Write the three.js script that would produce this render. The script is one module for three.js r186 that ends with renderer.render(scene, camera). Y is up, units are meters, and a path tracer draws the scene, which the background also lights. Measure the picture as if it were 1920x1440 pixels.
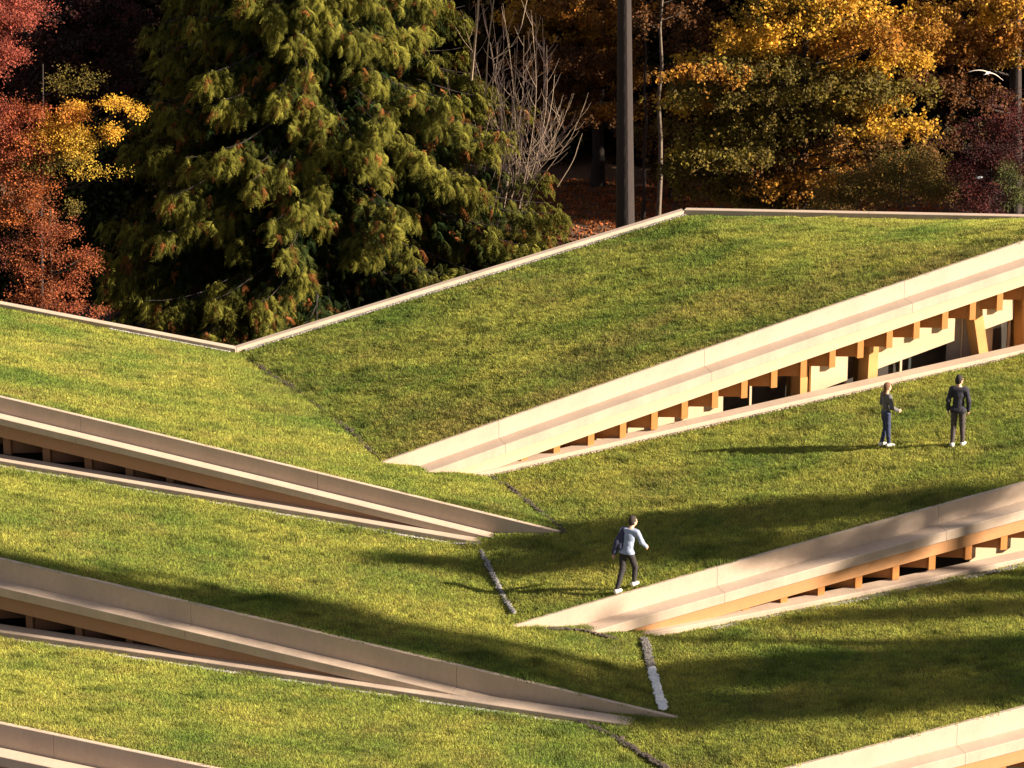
import * as THREE from 'three';
import { ImprovedNoise } from 'three/addons/math/ImprovedNoise.js';
import { mergeGeometries } from 'three/addons/utils/BufferGeometryUtils.js';

// ------------------------------------------------------------------ camera, sky, sun, exposure
const scene = new THREE.Scene();
const CAM_Y = 30, PITCH = 17.777793 * Math.PI / 180, FPX = 6500;      // FPX: focal length, for a picture 1440 high
const camera = new THREE.PerspectiveCamera(2 * Math.atan(720 / FPX) * 180 / Math.PI, 4 / 3, 1, 900);
camera.position.set(0, CAM_Y, 0); camera.rotation.set(-PITCH, 0, 0);
const renderer = new THREE.WebGLRenderer({ antialias: true });
renderer.setSize(1024, 768);
renderer.toneMapping = THREE.LinearToneMapping;
renderer.toneMappingExposure = 3.6;
renderer.shadowMap.enabled = true;

const SUN_AZ = 15.5 * Math.PI / 180, SUN_EL = 24.8 * Math.PI / 180;   // from the right, a little from the viewer's side
const SUN = new THREE.Vector3(Math.cos(SUN_AZ) * Math.cos(SUN_EL), Math.sin(SUN_EL), Math.sin(SUN_AZ) * Math.cos(SUN_EL));
{ // clear late-afternoon sky, pale and warm near the horizon
  const w = 256, h = 128, d = new Float32Array(w * h * 4);
  for (let j = 0; j < h; j++) for (let i = 0; i < w; i++) {
    const el = (j + .5) / h * Math.PI - Math.PI / 2, az = ((i + .5) / w - .5) * 2 * Math.PI;
    const dir = new THREE.Vector3(Math.cos(el) * Math.cos(az), Math.sin(el), Math.cos(el) * Math.sin(az));
    const up = Math.max(0, dir.y), t = Math.pow(1 - up, 3), g = Math.pow(Math.max(0, dir.dot(SUN)), 6) * .35;
    const k = .185, o = (j * w + i) * 4;
    d[o] = k * (.48 + .55 * t + g * 1.2); d[o + 1] = k * (.52 + .42 * t + g * .9); d[o + 2] = k * (.64 + .18 * t + g * .5); d[o + 3] = 1;
  }
  const sky = new THREE.DataTexture(d, w, h, THREE.RGBAFormat, THREE.FloatType);
  sky.mapping = THREE.EquirectangularReflectionMapping; sky.magFilter = sky.minFilter = THREE.LinearFilter; sky.needsUpdate = true;
  scene.background = sky; scene.environment = sky;
}
const sun = new THREE.DirectionalLight(new THREE.Color().setRGB(1, .86, .68), 5);
sun.position.copy(SUN).multiplyScalar(120).add(new THREE.Vector3(0, 0, -85)); sun.target.position.set(0, 0, -85);
sun.castShadow = true; sun.shadow.mapSize.set(4096, 4096); sun.shadow.radius = 1;
Object.assign(sun.shadow.camera, { left: -60, right: 60, top: 60, bottom: -60, near: 1, far: 320 });
scene.add(sun, sun.target);

// ------------------------------------------------------------------ helpers
let seed = 12345;
const rnd = () => { seed = (seed + 0x6D2B79F5) | 0; let t = Math.imul(seed ^ (seed >>> 15), 1 | seed); t = (t + Math.imul(t ^ (t >>> 7), 61 | t)) ^ t; return ((t ^ (t >>> 14)) >>> 0) / 4294967296; };
const rr = (a, b) => a + (b - a) * rnd();
const gauss = () => (rnd() + rnd() + rnd() + rnd() - 2) * 1.0;
const PN = new ImprovedNoise();
const n3 = (x, y, z) => PN.noise(x + 31.7, y + 17.3, z + 5.1);
const V = (x, y, z) => new THREE.Vector3(x, y, z);
const clamp = (x, a = 0, b = 1) => Math.min(b, Math.max(a, x));
const smooth = (a, b, x) => { const t = clamp((x - a) / (b - a)); return t * t * (3 - 2 * t); };
const mixc = (a, b, t) => [a[0] + (b[0] - a[0]) * t, a[1] + (b[1] - a[1]) * t, a[2] + (b[2] - a[2]) * t];
const used = {};
const numbered = (n) => { const k = used[n] = (used[n] ?? -1) + 1; return k ? `${n}_${String(k).padStart(3, '0')}` : n; };
function tag(o, label, category, group, kind) {
  if (label) o.userData.label = label; if (category) o.userData.category = category;
  if (group) o.userData.group = group; if (kind) o.userData.kind = kind; return o;
}
function base(name, pos = [0, 0, 0], turn = 0) { const g = new THREE.Group(); g.name = numbered(name); g.position.set(...pos); g.rotation.y = turn; scene.add(g); return g; }
function mesh(name, geo, mat, parent) { const m = new THREE.Mesh(geo, mat); m.name = name; m.castShadow = m.receiveShadow = true; parent.add(m); return m; }
// a point of the place seen at (u, v) of the 1920 x 1440 photograph, on the vertical plane z
function ray(u, v) { const x = (u - 960) / FPX, y = -(v - 720) / FPX, c = Math.cos(PITCH), s = Math.sin(PITCH); return V(x, y * c - s, -y * s - c); }
function atZ(u, v, z) { const d = ray(u, v); return V(0, CAM_Y, 0).addScaledVector(d, z / d.z); }

class GB { // collects quads and triangles into one geometry
  constructor() { this.p = []; this.uv = []; this.c = []; this.i = []; }
  vert(v, u = 0, w = 0, col) { this.p.push(v.x, v.y, v.z); this.uv.push(u, w); if (col) this.c.push(...col); return this.p.length / 3 - 1; }
  quad(a, b, c, d, uv = [[0, 0], [1, 0], [1, 1], [0, 1]]) { const k = this.vert(a, ...uv[0]); this.vert(b, ...uv[1]); this.vert(c, ...uv[2]); this.vert(d, ...uv[3]); this.i.push(k, k + 1, k + 2, k, k + 2, k + 3); }
  // eight corners: 0-3 one end (a loop), 4-7 the other end
  hexa(c, uo = 0) {
    const L = c[0].distanceTo(c[4]);
    for (let k = 0; k < 4; k++) { const a = c[k], b = c[(k + 1) % 4], w = a.distanceTo(b); this.quad(a, c[k + 4], c[(k + 1) % 4 + 4], b, [[uo, 0], [uo + L, 0], [uo + L, w], [uo, w]]); }
    const w = c[0].distanceTo(c[1]), h = c[1].distanceTo(c[2]);
    this.quad(c[3], c[2], c[1], c[0], [[0, h], [w, h], [w, 0], [0, 0]]); this.quad(c[4], c[5], c[6], c[7], [[0, 0], [w, 0], [w, h], [0, h]]);
  }
  geo(normals = true) {
    const g = new THREE.BufferGeometry();
    g.setAttribute('position', new THREE.Float32BufferAttribute(this.p, 3)); g.setAttribute('uv', new THREE.Float32BufferAttribute(this.uv, 2));
    if (this.c.length) g.setAttribute('color', new THREE.Float32BufferAttribute(this.c, 3));
    g.setIndex(this.i); if (normals) g.computeVertexNormals(); return g;
  }
}
// a tube through points with a radius at each
function tube(pts, rad, sides = 7, gb = new GB()) {
  const n = pts.length; let up = V(.3, .1, .95).normalize(), len = 0;
  const rows = [];
  for (let k = 0; k < n; k++) {
    const t = pts[Math.min(n - 1, k + 1)].clone().sub(pts[Math.max(0, k - 1)]).normalize();
    const a = up.clone().addScaledVector(t, -up.dot(t)).normalize(), b = t.clone().cross(a); up = a;
    if (k) len += pts[k].distanceTo(pts[k - 1]);
    const row = [];
    for (let j = 0; j <= sides; j++) { const f = j / sides * 2 * Math.PI, r = rad[k]; row.push(gb.vert(pts[k].clone().addScaledVector(a, Math.cos(f) * r).addScaledVector(b, Math.sin(f) * r), j / sides * 2 * Math.PI * rad[0], len)); }
    rows.push(row);
  }
  for (let k = 0; k + 1 < n; k++) for (let j = 0; j < sides; j++) gb.i.push(rows[k][j], rows[k][j + 1], rows[k + 1][j + 1], rows[k][j], rows[k + 1][j + 1], rows[k + 1][j]);
  const e = gb.vert(pts[n - 1].clone()); for (let j = 0; j < sides; j++) gb.i.push(rows[n - 1][j], rows[n - 1][j + 1], e);
  return gb;
}
function noiseTex(size, fn, rep = 1, srgb = false) { // fn(x, y) -> [r, g, b] 0..1, x and y in 0..1
  const d = new Uint8Array(size * size * 4);
  for (let j = 0; j < size; j++) for (let i = 0; i < size; i++) { const c = fn(i / size, j / size), o = (j * size + i) * 4; for (let k = 0; k < 3; k++) d[o + k] = clamp(c[k]) * 255; d[o + 3] = 255; }
  const t = new THREE.DataTexture(d, size, size); t.wrapS = t.wrapT = THREE.RepeatWrapping; t.repeat.set(rep, rep);
  t.magFilter = THREE.LinearFilter; t.minFilter = THREE.LinearMipmapLinearFilter; t.generateMipmaps = true; if (srgb) t.colorSpace = THREE.SRGBColorSpace; t.needsUpdate = true; return t;
}
// noise that tiles over 0..1
const tile = (x, y, f, z = 0) => { const a = x * 2 * Math.PI, b = y * 2 * Math.PI, r = f / (2 * Math.PI); return (n3(Math.cos(a) * r + z, Math.sin(a) * r, Math.cos(b) * r) + n3(Math.sin(b) * r + z, Math.cos(a) * r + 9, Math.sin(a) * r + 3)) * .8; };
const grey = (v) => [v, v, v];

// ------------------------------------------------------------------ materials
const texConcrete = noiseTex(512, (x, y) => { const v = .88 + .10 * tile(x, y, 5) + .05 * tile(x, y, 30, 3) + (rnd() - .5) * .05 - (rnd() < .0012 ? .3 : 0); return [v, v * .995, v * .985]; }, .4);
const texConcreteB = noiseTex(256, (x, y) => grey(.5 + .25 * tile(x, y, 40) + (rnd() - .5) * .3), 1);
const texWood = noiseTex(512, (x, y) => {
  const w = y + .012 * tile(x, y, 3, 7), plank = Math.floor(w * 8), g = Math.sin((w * 60 + 2.2 * tile(x, y * 1.0, 4, plank)) * 2 * Math.PI) * .5 + .5;
  const tone = .84 + .12 * Math.sin(plank * 12.9898) ** 2, v = tone - .12 * g * g + .05 * tile(x, y, 14, 2) + (rnd() - .5) * .03;
  return [v, v * (.97 - .03 * g), v * (.93 - .07 * g)];
}, 1);
const texBark = noiseTex(256, (x, y) => { const v = .62 + .35 * Math.abs(tile(x, y * .25, 26)) + .2 * tile(x, y, 10, 4) + (rnd() - .5) * .15; return [v, v * .98, v * .95]; }, 1);
const texSoil = noiseTex(512, (x, y) => { const v = .55 + .3 * tile(x, y, 18) + .3 * tile(x, y, 70, 2) + (rnd() - .5) * .35; return [v, v * .98, v * .9]; }, .7);
const lin = (r, g, b) => new THREE.Color().setRGB(r, g, b);
const std = (c, o = {}) => new THREE.MeshStandardMaterial({ color: lin(...c), roughness: .85, metalness: 0, side: THREE.DoubleSide, ...o });
const M = {
  concrete: std([.49, .375, .29], { map: texConcrete, roughness: .62, bumpMap: texConcreteB, bumpScale: .002 }),
  wood: std([.62, .335, .115], { map: texWood, roughness: .6 }),
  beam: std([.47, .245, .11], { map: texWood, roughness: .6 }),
  woodSunlit: std([.56, .45, .31], { map: texWood, roughness: .6 }),  // same timber, its colour paled for full sun on the top right beams
  column: std([.60, .33, .12], { map: texWood, roughness: .6 }),
  rafterShaded: std([.19, .095, .055], { map: texWood, roughness: .7 }),  // left rafters: timber colour darkened to stand for the shade under the eaves
  beamShaded: std([.33, .18, .105], { map: texWood, roughness: .7 }),  // left edge beams: same timber, with their shade put into the colour
  rafter: std([.50, .21, .055], { map: texWood, roughness: .6 }),
  woodDark: std([.30, .17, .085], { map: texWood, roughness: .7 }),
  soffit: std([.26, .14, .05], { map: texWood, roughness: .75 }),
  turf: std([1, 1, 1], { map: texSoil, vertexColors: true, roughness: 1 }),
  wall: std([.28, .24, .2], { map: texConcrete }),
  floor: std([.05, .04, .033], { roughness: .8 }),
  frame: std([.55, .40, .27], { roughness: .5 }),
  metal: std([.35, .34, .33], { roughness: .4, metalness: .6 }),
  partition: std([.20, .15, .13]),
  paneReflection: std([.30, .235, .19], { roughness: .9 }),  // grey-beige painted in for what the window glass reflects
  dark: std([.03, .025, .022], { roughness: .7 }),
  glass: new THREE.MeshPhysicalMaterial({ color: lin(.75, .78, .78), roughness: .03, transmission: 1, thickness: 0, ior: 1.5, side: THREE.DoubleSide }),
  bark: std([.16, .12, .09], { map: texBark, bumpMap: texBark, bumpScale: .02, roughness: .95 }),
  barkDark: std([.028, .017, .015], { map: texBark, bumpMap: texBark, bumpScale: .012, roughness: .9 }),  // bark colour darkened in place of tree shade on the straight trunk
  barkPale: std([.42, .33, .25], { map: texBark, roughness: .9 }),
  leaf: new THREE.MeshPhysicalMaterial({ color: 0xffffff, roughness: 1, specularIntensity: .15, side: THREE.DoubleSide }),
  leafThin: new THREE.MeshPhysicalMaterial({ color: 0xffffff, roughness: 1, transmission: .32, thickness: 0, side: THREE.DoubleSide, specularIntensity: .3 }),
  grass: new THREE.MeshPhysicalMaterial({ color: 0xffffff, roughness: 1, transmission: .3, thickness: 0, side: THREE.DoubleSide, specularIntensity: .3 }),
  stone: std([1, 1, 1], { roughness: .9 }),
};

// ------------------------------------------------------------------ ground and hillside
const GY = -2.5;
const hill = (x, z) => GY + (z < -150 ? (-150 - z) * .22 : 0) + .15 * n3(x * .12, 0, z * .12) - .15;
{
  const gb = new GB(), xs = [], zs = [];
  for (let x = -400; x <= 400; x += (Math.abs(x) < 40 ? 2 : 20)) xs.push(x);
  for (let z = 100; z >= -420; z -= (z > -90 || z < -170 ? 20 : 2)) zs.push(z);
  for (const z of zs) for (const x of xs) {
    const litter = smooth(-.35, .25, n3(x * .16, 3, z * .16) + smooth(-112, -117, z) * .9 - smooth(12, 22, Math.abs(x - 2)) * .2 - .25);
    gb.vert(V(x, hill(x, z), z), x, z, mixc([.05, .065, .018], [.16, .07, .03], litter));
  }
  for (let j = 0; j + 1 < zs.length; j++) for (let i = 0; i + 1 < xs.length; i++) { const a = j * xs.length + i; gb.i.push(a, a + 1, a + xs.length + 1, a, a + xs.length + 1, a + xs.length); }
  tag(mesh('ground', gb.geo(), M.turf, scene), 'grassy park ground strewn with autumn leaves beneath the trees', 'ground', null, 'structure');
}

// ------------------------------------------------------------------ the building: six sloping grass roofs woven along a valley
const TR = 18.068755 * Math.PI / 180, TL = 18.357642 * Math.PI / 180;
const WING = {
  R: { n: V(Math.sin(TR), 0, Math.cos(TR)), u: V(Math.cos(TR), 0, -Math.sin(TR)) },     // right wing: u runs right and away
  L: { n: V(-Math.sin(TL), 0, Math.cos(TL)), u: V(-Math.cos(TL), 0, -Math.sin(TL)) },   // left wing: u runs left and away
};
const P = (w, s, q, y) => V(WING[w].n.x * q + WING[w].u.x * s, y, WING[w].n.z * q + WING[w].u.z * s);
// an edge: its distance q and its height along s
const edge = (q, c2, c1, c0) => ({ q: () => q, y: (s) => c2 * (s - 30) ** 2 + c1 * (s - 30) + c0 });
const crestS = 35.344648, crestY = 3.634;
const backR = {
  q: (s) => -92.027 + Math.max(0, s - crestS) * .7465,
  y: (s) => s < crestS ? -.0002 * (s - 30) ** 2 + .21541 * (s - 30) + 2.50129 : crestY + (s - crestS) * .0802,
};
const ROOF = {
  R1: { w: 'R', back: backR, front: edge(-80, -.00062, .24378, 3.10576), s0: [20.3, 21.2], s1: 49, hU: .45, hL: .25, dl: .55, hB: .33, name: 'topmost right-hand grass roof with straw-coloured patches, rising to the flat crest' },
  R2: { w: 'R', back: edge(-79.429, -.00018, .12084, 1.39276), front: edge(-70.383, -.00093, .1616, 1.60277), s0: [22.8, 22], s1: 45, hU: .46, hL: .24, dl: .5, hB: .33, name: 'middle right-hand grass roof with the three walking people' },
  R3: { w: 'R', back: edge(-69.787, .0015, .075, .24), front: edge(-61.702, 0, .12498, .58126), s0: [22.5, 20.5], s1: 41, hU: .48, hL: .26, dl: .45, hB: .33, name: 'lower right-hand grass roof under wide tree shadows' },
  L1: { w: 'L', back: edge(-86.933, 0, .08875, .07621), front: edge(-75.4, -.00018, .12915, 1.69005), s0: [34, 21.5], s1: 49, hU: .43, hL: .19, dl: .33, hB: .36, name: 'uppermost left-hand grass roof below the dark conifer' },
  L2: { w: 'L', back: edge(-74.825, 0, .05414, .71359), front: edge(-67.491, -.00038, .10658, 1.18626), s0: [22, 15.2], s1: 44, hU: .52, hL: .23, dl: .37, hB: .36, sag: (s, t) => -.28 * smooth(21.8, 19, s) * (t < .35 ? smooth(0, .35, t) : Math.sqrt(Math.max(0, 1 - t) / .65)), name: 'middle left-hand grass roof with a shadow along its lower edge' },
  L3: { w: 'L', back: edge(-66.918, 0, .01793, -.07457), front: edge(-60.278, 0, .0712, .92261), s0: [18.4, 13.5], s1: 40, hU: .53, hL: .23, dl: .42, hB: .36, name: 'bottom left-hand grass roof in full sun' },
};
const bump = (x, z) => .045 * n3(x * .55, 1, z * .7) + .03 * n3(x * 1.7, 2, z * 1.9);
function roofAt(R, s, t) { // point on a roof's turf: s along, t from back edge (0) to front edge (1)
  const q = R.back.q(s) + (R.front.q(s) - R.back.q(s)) * t, y = R.back.y(s) + (R.front.y(s) - R.back.y(s)) * t + (R.sag ? R.sag(s, t) : 0);
  return P(R.w, s, q, y);
}
function roofHeight(R, x, z) { // height of a roof over (x, z), or null where it has none
  const W = WING[R.w], q = W.n.x * x + W.n.z * z, s = W.u.x * x + W.u.z * z, qb = R.back.q(s), t = (q - qb) / (R.front.q(s) - qb);
  if (t < -.01 || t > 1.01 || s > R.s1 || s < R.s0[0] + (R.s0[1] - R.s0[0]) * t) return null;
  return R.back.y(s) + (R.front.y(s) - R.back.y(s)) * t + (R.sag ? R.sag(s, t) : 0);
}
const roofs = Object.values(ROOF);
const topHeight = (x, z) => roofs.reduce((m, R) => { const h = roofHeight(R, x, z); return h !== null && h > m ? h : m; }, -99);
// tone of the turf at a place: green, yellow-green, straw or dark clumps, as it grows
function turfTone(x, z, dry) {
  const a = n3(x * .33, 4, z * .45) + .6 * n3(x * .9, 5, z * 1.2), b = n3(x * 2.3, 6, z * 2.9) + .5 * n3(x * 5, 7, z * 6), c = n3(x * .5, 8, z * .7);
  let col = mixc([.14, .20, .03], [.345, .335, .062], clamp(.55 + .75 * a + .25 * b));
  col = mixc(col, [.27, .20, .06], clamp(dry + .55 * (c - .2) + .28 * b, 0, .85));
  const clump = smooth(.30, .62, n3(x * 1.3 + 40, 9, z * 2.0) + .35 * b);
  return { col: mixc(col, [.045, .085, .016], clump * .5), tall: clump };
}
const dryness = (R, t, s) => R === ROOF.R1 ? .10 + .35 * smooth(.55, 1, t) : R === ROOF.R2 ? .02 + .1 * smooth(.25, 0, t) : .04;

const building = tag(base('grass_roofed_building'), 'low timber and concrete building with overlapping sloping grass roofs meeting in a valley', 'building');

function sweep(R, prof, sA, sB, edgeFn, step = .6) { // closed profile [[dq, dy], ...] swept along an edge from sA to sB
  const gb = new GB(), n = Math.max(2, Math.ceil((sB - sA) / step) + 1), m = prof.length;
  const pt = (k, s) => P(R.w, s, edgeFn.q(s) + prof[k][0], edgeFn.y(s) + prof[k][1]);
  let per = 0;
  for (let k = 0; k < m; k++) {
    const k2 = (k + 1) % m, w = Math.hypot(prof[k2][0] - prof[k][0], prof[k2][1] - prof[k][1]);
    for (let i = 0; i + 1 < n; i++) { const a = sA + (sB - sA) * i / (n - 1), b = sA + (sB - sA) * (i + 1) / (n - 1); gb.quad(pt(k, a), pt(k, b), pt(k2, b), pt(k2, a), [[a, per], [b, per], [b, per + w], [a, per + w]]); }
    per += w;
  }
  for (const s of [sA, sB]) { // caps by ear order (profiles are simple: fan over a triangulation)
    const tri = THREE.ShapeUtils.triangulateShape(prof.map((p) => new THREE.Vector2(p[0], p[1])), []);
    for (const f of tri) { const k = gb.vert(pt(f[0], s), prof[f[0]][0], prof[f[0]][1]); gb.vert(pt(f[1], s), prof[f[1]][0], prof[f[1]][1]); gb.vert(pt(f[2], s), prof[f[2]][0], prof[f[2]][1]); gb.i.push(k, k + 1, k + 2); }
  }
  return gb.geo();
}

// blades of one tuft
function tuftGeo(n, r, hgt, wid) {
  const gb = new GB();
  for (let k = 0; k < n; k++) {
    const a = rnd() * 6.283, d = Math.sqrt(rnd()) * r, h = hgt * rr(.55, 1.1), w = wid * rr(.7, 1.2), b = rnd() * 6.283, lean = rr(.1, .75) * h;
    const o = V(Math.cos(a) * d, -.01, Math.sin(a) * d), s = V(Math.cos(b + 1.57) * w / 2, 0, Math.sin(b + 1.57) * w / 2), l = V(Math.cos(b), 0, Math.sin(b));
    const m = o.clone().addScaledVector(l, lean * .35).setY(h * .6), e = o.clone().addScaledVector(l, lean).setY(h);
    const i = gb.vert(o.clone().sub(s)); gb.vert(o.clone().add(s)); gb.vert(m.clone().addScaledVector(s, .8)); gb.vert(m.clone().addScaledVector(s, -.8)); gb.vert(e);
    gb.i.push(i, i + 1, i + 2, i, i + 2, i + 3, i + 3, i + 2, i + 4);
  }
  return gb.geo();
}
function scatter(name, geo, mat, list, parent) { // list of { p, s: [x,y,z] or number, q: quaternion or turn, c: [r,g,b] }
  const im = new THREE.InstancedMesh(geo, mat, list.length), d = new THREE.Object3D(), c = new THREE.Color();
  list.forEach((e, i) => {
    d.position.copy(e.p); if (e.q) d.quaternion.copy(e.q); else d.rotation.set(0, e.turn ?? 0, 0);
    Array.isArray(e.s) ? d.scale.set(...e.s) : d.scale.setScalar(e.s); d.updateMatrix(); im.setMatrixAt(i, d.matrix);
    if (e.c) im.setColorAt(i, c.setRGB(...e.c));
  });
  im.name = name; im.castShadow = im.receiveShadow = true; im.frustumCulled = false; parent.add(im); return im;
}
const TUFT = tuftGeo(11, .085, .075, .013);
const GRASS_STEP = .062;

for (const [key, R] of Object.entries(ROOF)) {
  // turf
  const gb = new GB(), ds = .3, nt = 40, rows = [];
  const sMin = Math.min(...R.s0);
  for (let j = 0; j <= nt; j++) {
    const t = j / nt, sa = R.s0[0] + (R.s0[1] - R.s0[0]) * t, row = [], ns = 90;
    for (let i = 0; i <= ns; i++) {
      const s = sa + (R.s1 - sa) * i / ns, p = roofAt(R, s, t), fade = smooth(0, .04, t) * smooth(1, .96, t);
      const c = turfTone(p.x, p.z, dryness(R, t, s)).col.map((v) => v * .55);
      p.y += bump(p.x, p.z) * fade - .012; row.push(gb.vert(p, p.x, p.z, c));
    }
    rows.push(row);
  }
  for (let j = 0; j < nt; j++) for (let i = 0; i < 90; i++) gb.i.push(rows[j][i], rows[j][i + 1], rows[j + 1][i + 1], rows[j][i], rows[j + 1][i + 1], rows[j + 1][i]);
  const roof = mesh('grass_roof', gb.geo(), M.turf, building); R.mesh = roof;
  tag(roof, R.name);
  // underside
  { const ub = new GB(), N = 24; for (let i = 0; i < N; i++) { const sa = sMin + 1 + (R.s1 - sMin - 1) * i / N, sb = sMin + 1 + (R.s1 - sMin - 1) * (i + 1) / N, f = (s, t) => { const p = roofAt(R, Math.max(s, R.s0[0] + (R.s0[1] - R.s0[0]) * t), t); p.y -= .62 + .25 * t; return p; };
    ub.quad(f(sa, .01), f(sb, .01), f(sb, .995), f(sa, .995), [[sa, 0], [sb, 0], [sb, 10], [sa, 10]]); } mesh('soffit', ub.geo(), M.soffit, roof); }
  // concrete fascia in panels, each with an upper face, a ledge and a lower face
  const { hU, hL, dl, hB } = R, cs = R.s0[1] + .4;
  const prof = [[-.11, -.02], [-.10, 0], [-.015, 0], [0, -.015], [0, -hU], [dl - .012, -hU - .006], [dl, -hU - .018], [dl, -hU - hL], [dl - .3, -hU - hL], [-.11, -hU - hL]];
  const len = R.w === 'R' ? 5.6 : 6.4; let a = cs; const off = key === 'R1' ? 31.35 : key === 'R2' ? 28.0 : 30.1;
  const joints = []; for (let s = off - 10 * len; s < R.s1; s += len) if (s > cs + .6 && s < R.s1 - .5) joints.push(s);
  for (const b of [...joints, R.s1]) { mesh('fascia_panel', sweep(R, prof, a, b - .008, R.front), M.concrete, roof); a = b; }
  // timber edge beam under the fascia
  mesh('edge_beam', sweep(R, [[dl - .30, -hU - hL - .02], [dl - .08, -hU - hL - .02], [dl - .075, -hU - hL - .03], [dl - .075, -hU - hL - hB], [dl - .30, -hU - hL - hB]], cs + .5, R.s1, R.front), key === 'R1' ? M.woodSunlit : R.w === 'L' ? M.beamShaded : M.beam, roof);
  // grass
  const list = [], W = WING[R.w], q0 = Math.min(R.back.q(0), -100), qf = R.front.q(0);
  for (let s = sMin; s < Math.min(R.s1, R.w === 'R' ? 46 : 46.5); s += GRASS_STEP) for (let q = R.back.q(Math.min(s, 60)) + .05; q < qf - .09; q += GRASS_STEP) {
    const ss = s + rr(-.04, .04), qq = q + rr(-.04, .04), qb = R.back.q(ss), t = (qq - qb) / (qf - qb); if (t < .002 || t > .997) continue;
    if (ss < R.s0[0] + (R.s0[1] - R.s0[0]) * t) continue;
    const p = roofAt(R, ss, t); const u = 960 + FPX * p.x / (-p.z * Math.cos(PITCH) + (CAM_Y - p.y) * Math.sin(PITCH));
    if (u < -260 || u > 2180) continue;
    const fade = smooth(0, .04, t) * smooth(1, .96, t), y = p.y; let hid = false;
    for (const O of roofs) if (O !== R) { const h = roofHeight(O, p.x, p.z); if (h !== null && h > y + .03) { hid = true; break; } }
    if (hid) continue;
    p.y += bump(p.x, p.z) * fade - .012;
    const T = turfTone(p.x, p.z, dryness(R, t, ss)), mid = n3(p.x * 4.5, 12, p.z * 6) + .6 * n3(p.x * 11, 13, p.z * 14), v = rr(.62, 1.3) * (1 + .3 * mid), h = (.68 + .42 * mid + .75 * T.tall) * rr(.7, 1.25), w = rr(.85, 1.25);
    list.push({ p, s: [w, h, w], turn: rnd() * 6.283, c: [T.col[0] * v * rr(.93, 1.07), T.col[1] * v, T.col[2] * v] });
  }
  tag(scatter('grass', TUFT, M.grass, list, roof), null, null, null, 'stuff');
  console.log(key, 'tufts', list.length);
}
// kerbs along the back edge of the roofs that lie under another roof's fascia
const curbProf = [[-.42, -.5], [-.42, .125], [-.41, .135], [-.012, .125], [0, .112], [0, -.12], [-.05, -.5]];
for (const k of ['R2', 'R3', 'L2', 'L3']) { const R = ROOF[k]; let a = { R2: 24.7, R3: 25.5, L2: 25.5, L3: 19.5 }[k]; for (let b = a + 6; a < R.s1; b += 6) { const e = Math.min(b, R.s1); mesh('kerb', sweep(R, curbProf, a, e - .006, R.back), M.concrete, R.mesh); a = e; if (e === R.s1) break; } }
// parapets along the far edges
{
  const prof = [[-.24, -.6], [-.24, .125], [-.23, .135], [-.012, .135], [0, .122], [0, -.1], [-.06, -.6]];
  const run = (R, a, b, step = 7) => { for (let s = a; s < b; s += step) mesh('parapet', sweep(R, prof, s, Math.min(b, s + step) - .006, R.back), M.concrete, R.mesh); };
  run(ROOF.L1, 37.14, 48.4); run(ROOF.R1, 21.78, crestS);
  const R = ROOF.R1, d = V(Math.cos(TL), 0, Math.sin(TL)), nb = WING.L.n;                     // beyond the crest the parapet turns
  const c0 = P('R', crestS, -92.027, crestY), pt = (l, dq, dy) => c0.clone().addScaledVector(d, l).addScaledVector(nb, dq).setY(crestY + l * .0645 + dy);
  for (let s = 0; s < 16; s += 5.5) { const gb = new GB(), e = Math.min(16, s + 5.5) - .006; for (const [A, B] of [[0, 1], [1, 2], [2, 3], [3, 4], [4, 5], [5, 0]]) { const pr = [[-.24, -.6], [-.24, .17], [-.012, .17], [0, .158], [0, -.1], [-.06, -.6]]; gb.quad(pt(s, ...pr[A]), pt(e, ...pr[A]), pt(e, ...pr[B]), pt(s, ...pr[B]), [[s, A * .3], [e, A * .3], [e, A * .3 + .3], [s, A * .3 + .3]]); } mesh('parapet', gb.geo(), M.concrete, R.mesh); }
}
// walls: outer back walls, end walls and lower front walls close the rooms below the roofs
{
  const slab = (a, b, ya, yb, thick, m, name = 'outer_wall') => { // vertical wall from a to b (top at a.y, b.y) down to the ground
    const n = V(b.z - a.z, 0, a.x - b.x).normalize().multiplyScalar(thick), gb = new GB(), A = a.clone().setY(ya), B = b.clone().setY(yb);
    gb.hexa([A, a, a.clone().add(n), A.clone().add(n), B, b, b.clone().add(n), B.clone().add(n)]); mesh(name, gb.geo(), m, building);
  };
  const g = GY - .4, low = (p, d) => p.clone().setY(p.y - d);
  slab(low(P('L', 37.2, -87.0, ROOF.L1.back.y(37.2)), .3), low(P('L', 48.6, -87.0, ROOF.L1.back.y(48.6)), .3), g, g, .2, M.wall);
  slab(low(P('R', 21.9, -92.1, backR.y(21.9)), .3), low(P('R', crestS, -92.1, backR.y(crestS)), .3), g, g, .2, M.wall);
  slab(low(P('R', crestS, -92.1, crestY), .3), low(P('R', 50, backR.q(50) - .1, backR.y(50)), .3), g, g, .2, M.wall);
  for (const [k, sE] of [['R1', 48.9], ['R2', 44.9], ['R3', 40.9], ['L1', 48.9], ['L2', 43.9], ['L3', 39.9]]) { const R = ROOF[k]; slab(low(roofAt(R, sE, 0), .5), low(roofAt(R, sE, 1), .9), g, g, .2, M.wall); }
  for (const [k, a] of [['R3', 21.4], ['L3', 13.9]]) { const R = ROOF[k]; slab(P(R.w, a, R.front.q(a) - .5, R.front.y(a) - .95), P(R.w, R.s1, R.front.q(a) - .5, R.front.y(R.s1) - .95), g, g, .2, M.wall); }
  const fl = new GB(); fl.quad(V(-34, GY + .35, -112), V(-34, GY + .35, -56), V(34, GY + .35, -56), V(34, GY + .35, -112)); // floor of the rooms
  mesh('room_floor', fl.geo(), M.floor, building);
}
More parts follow.
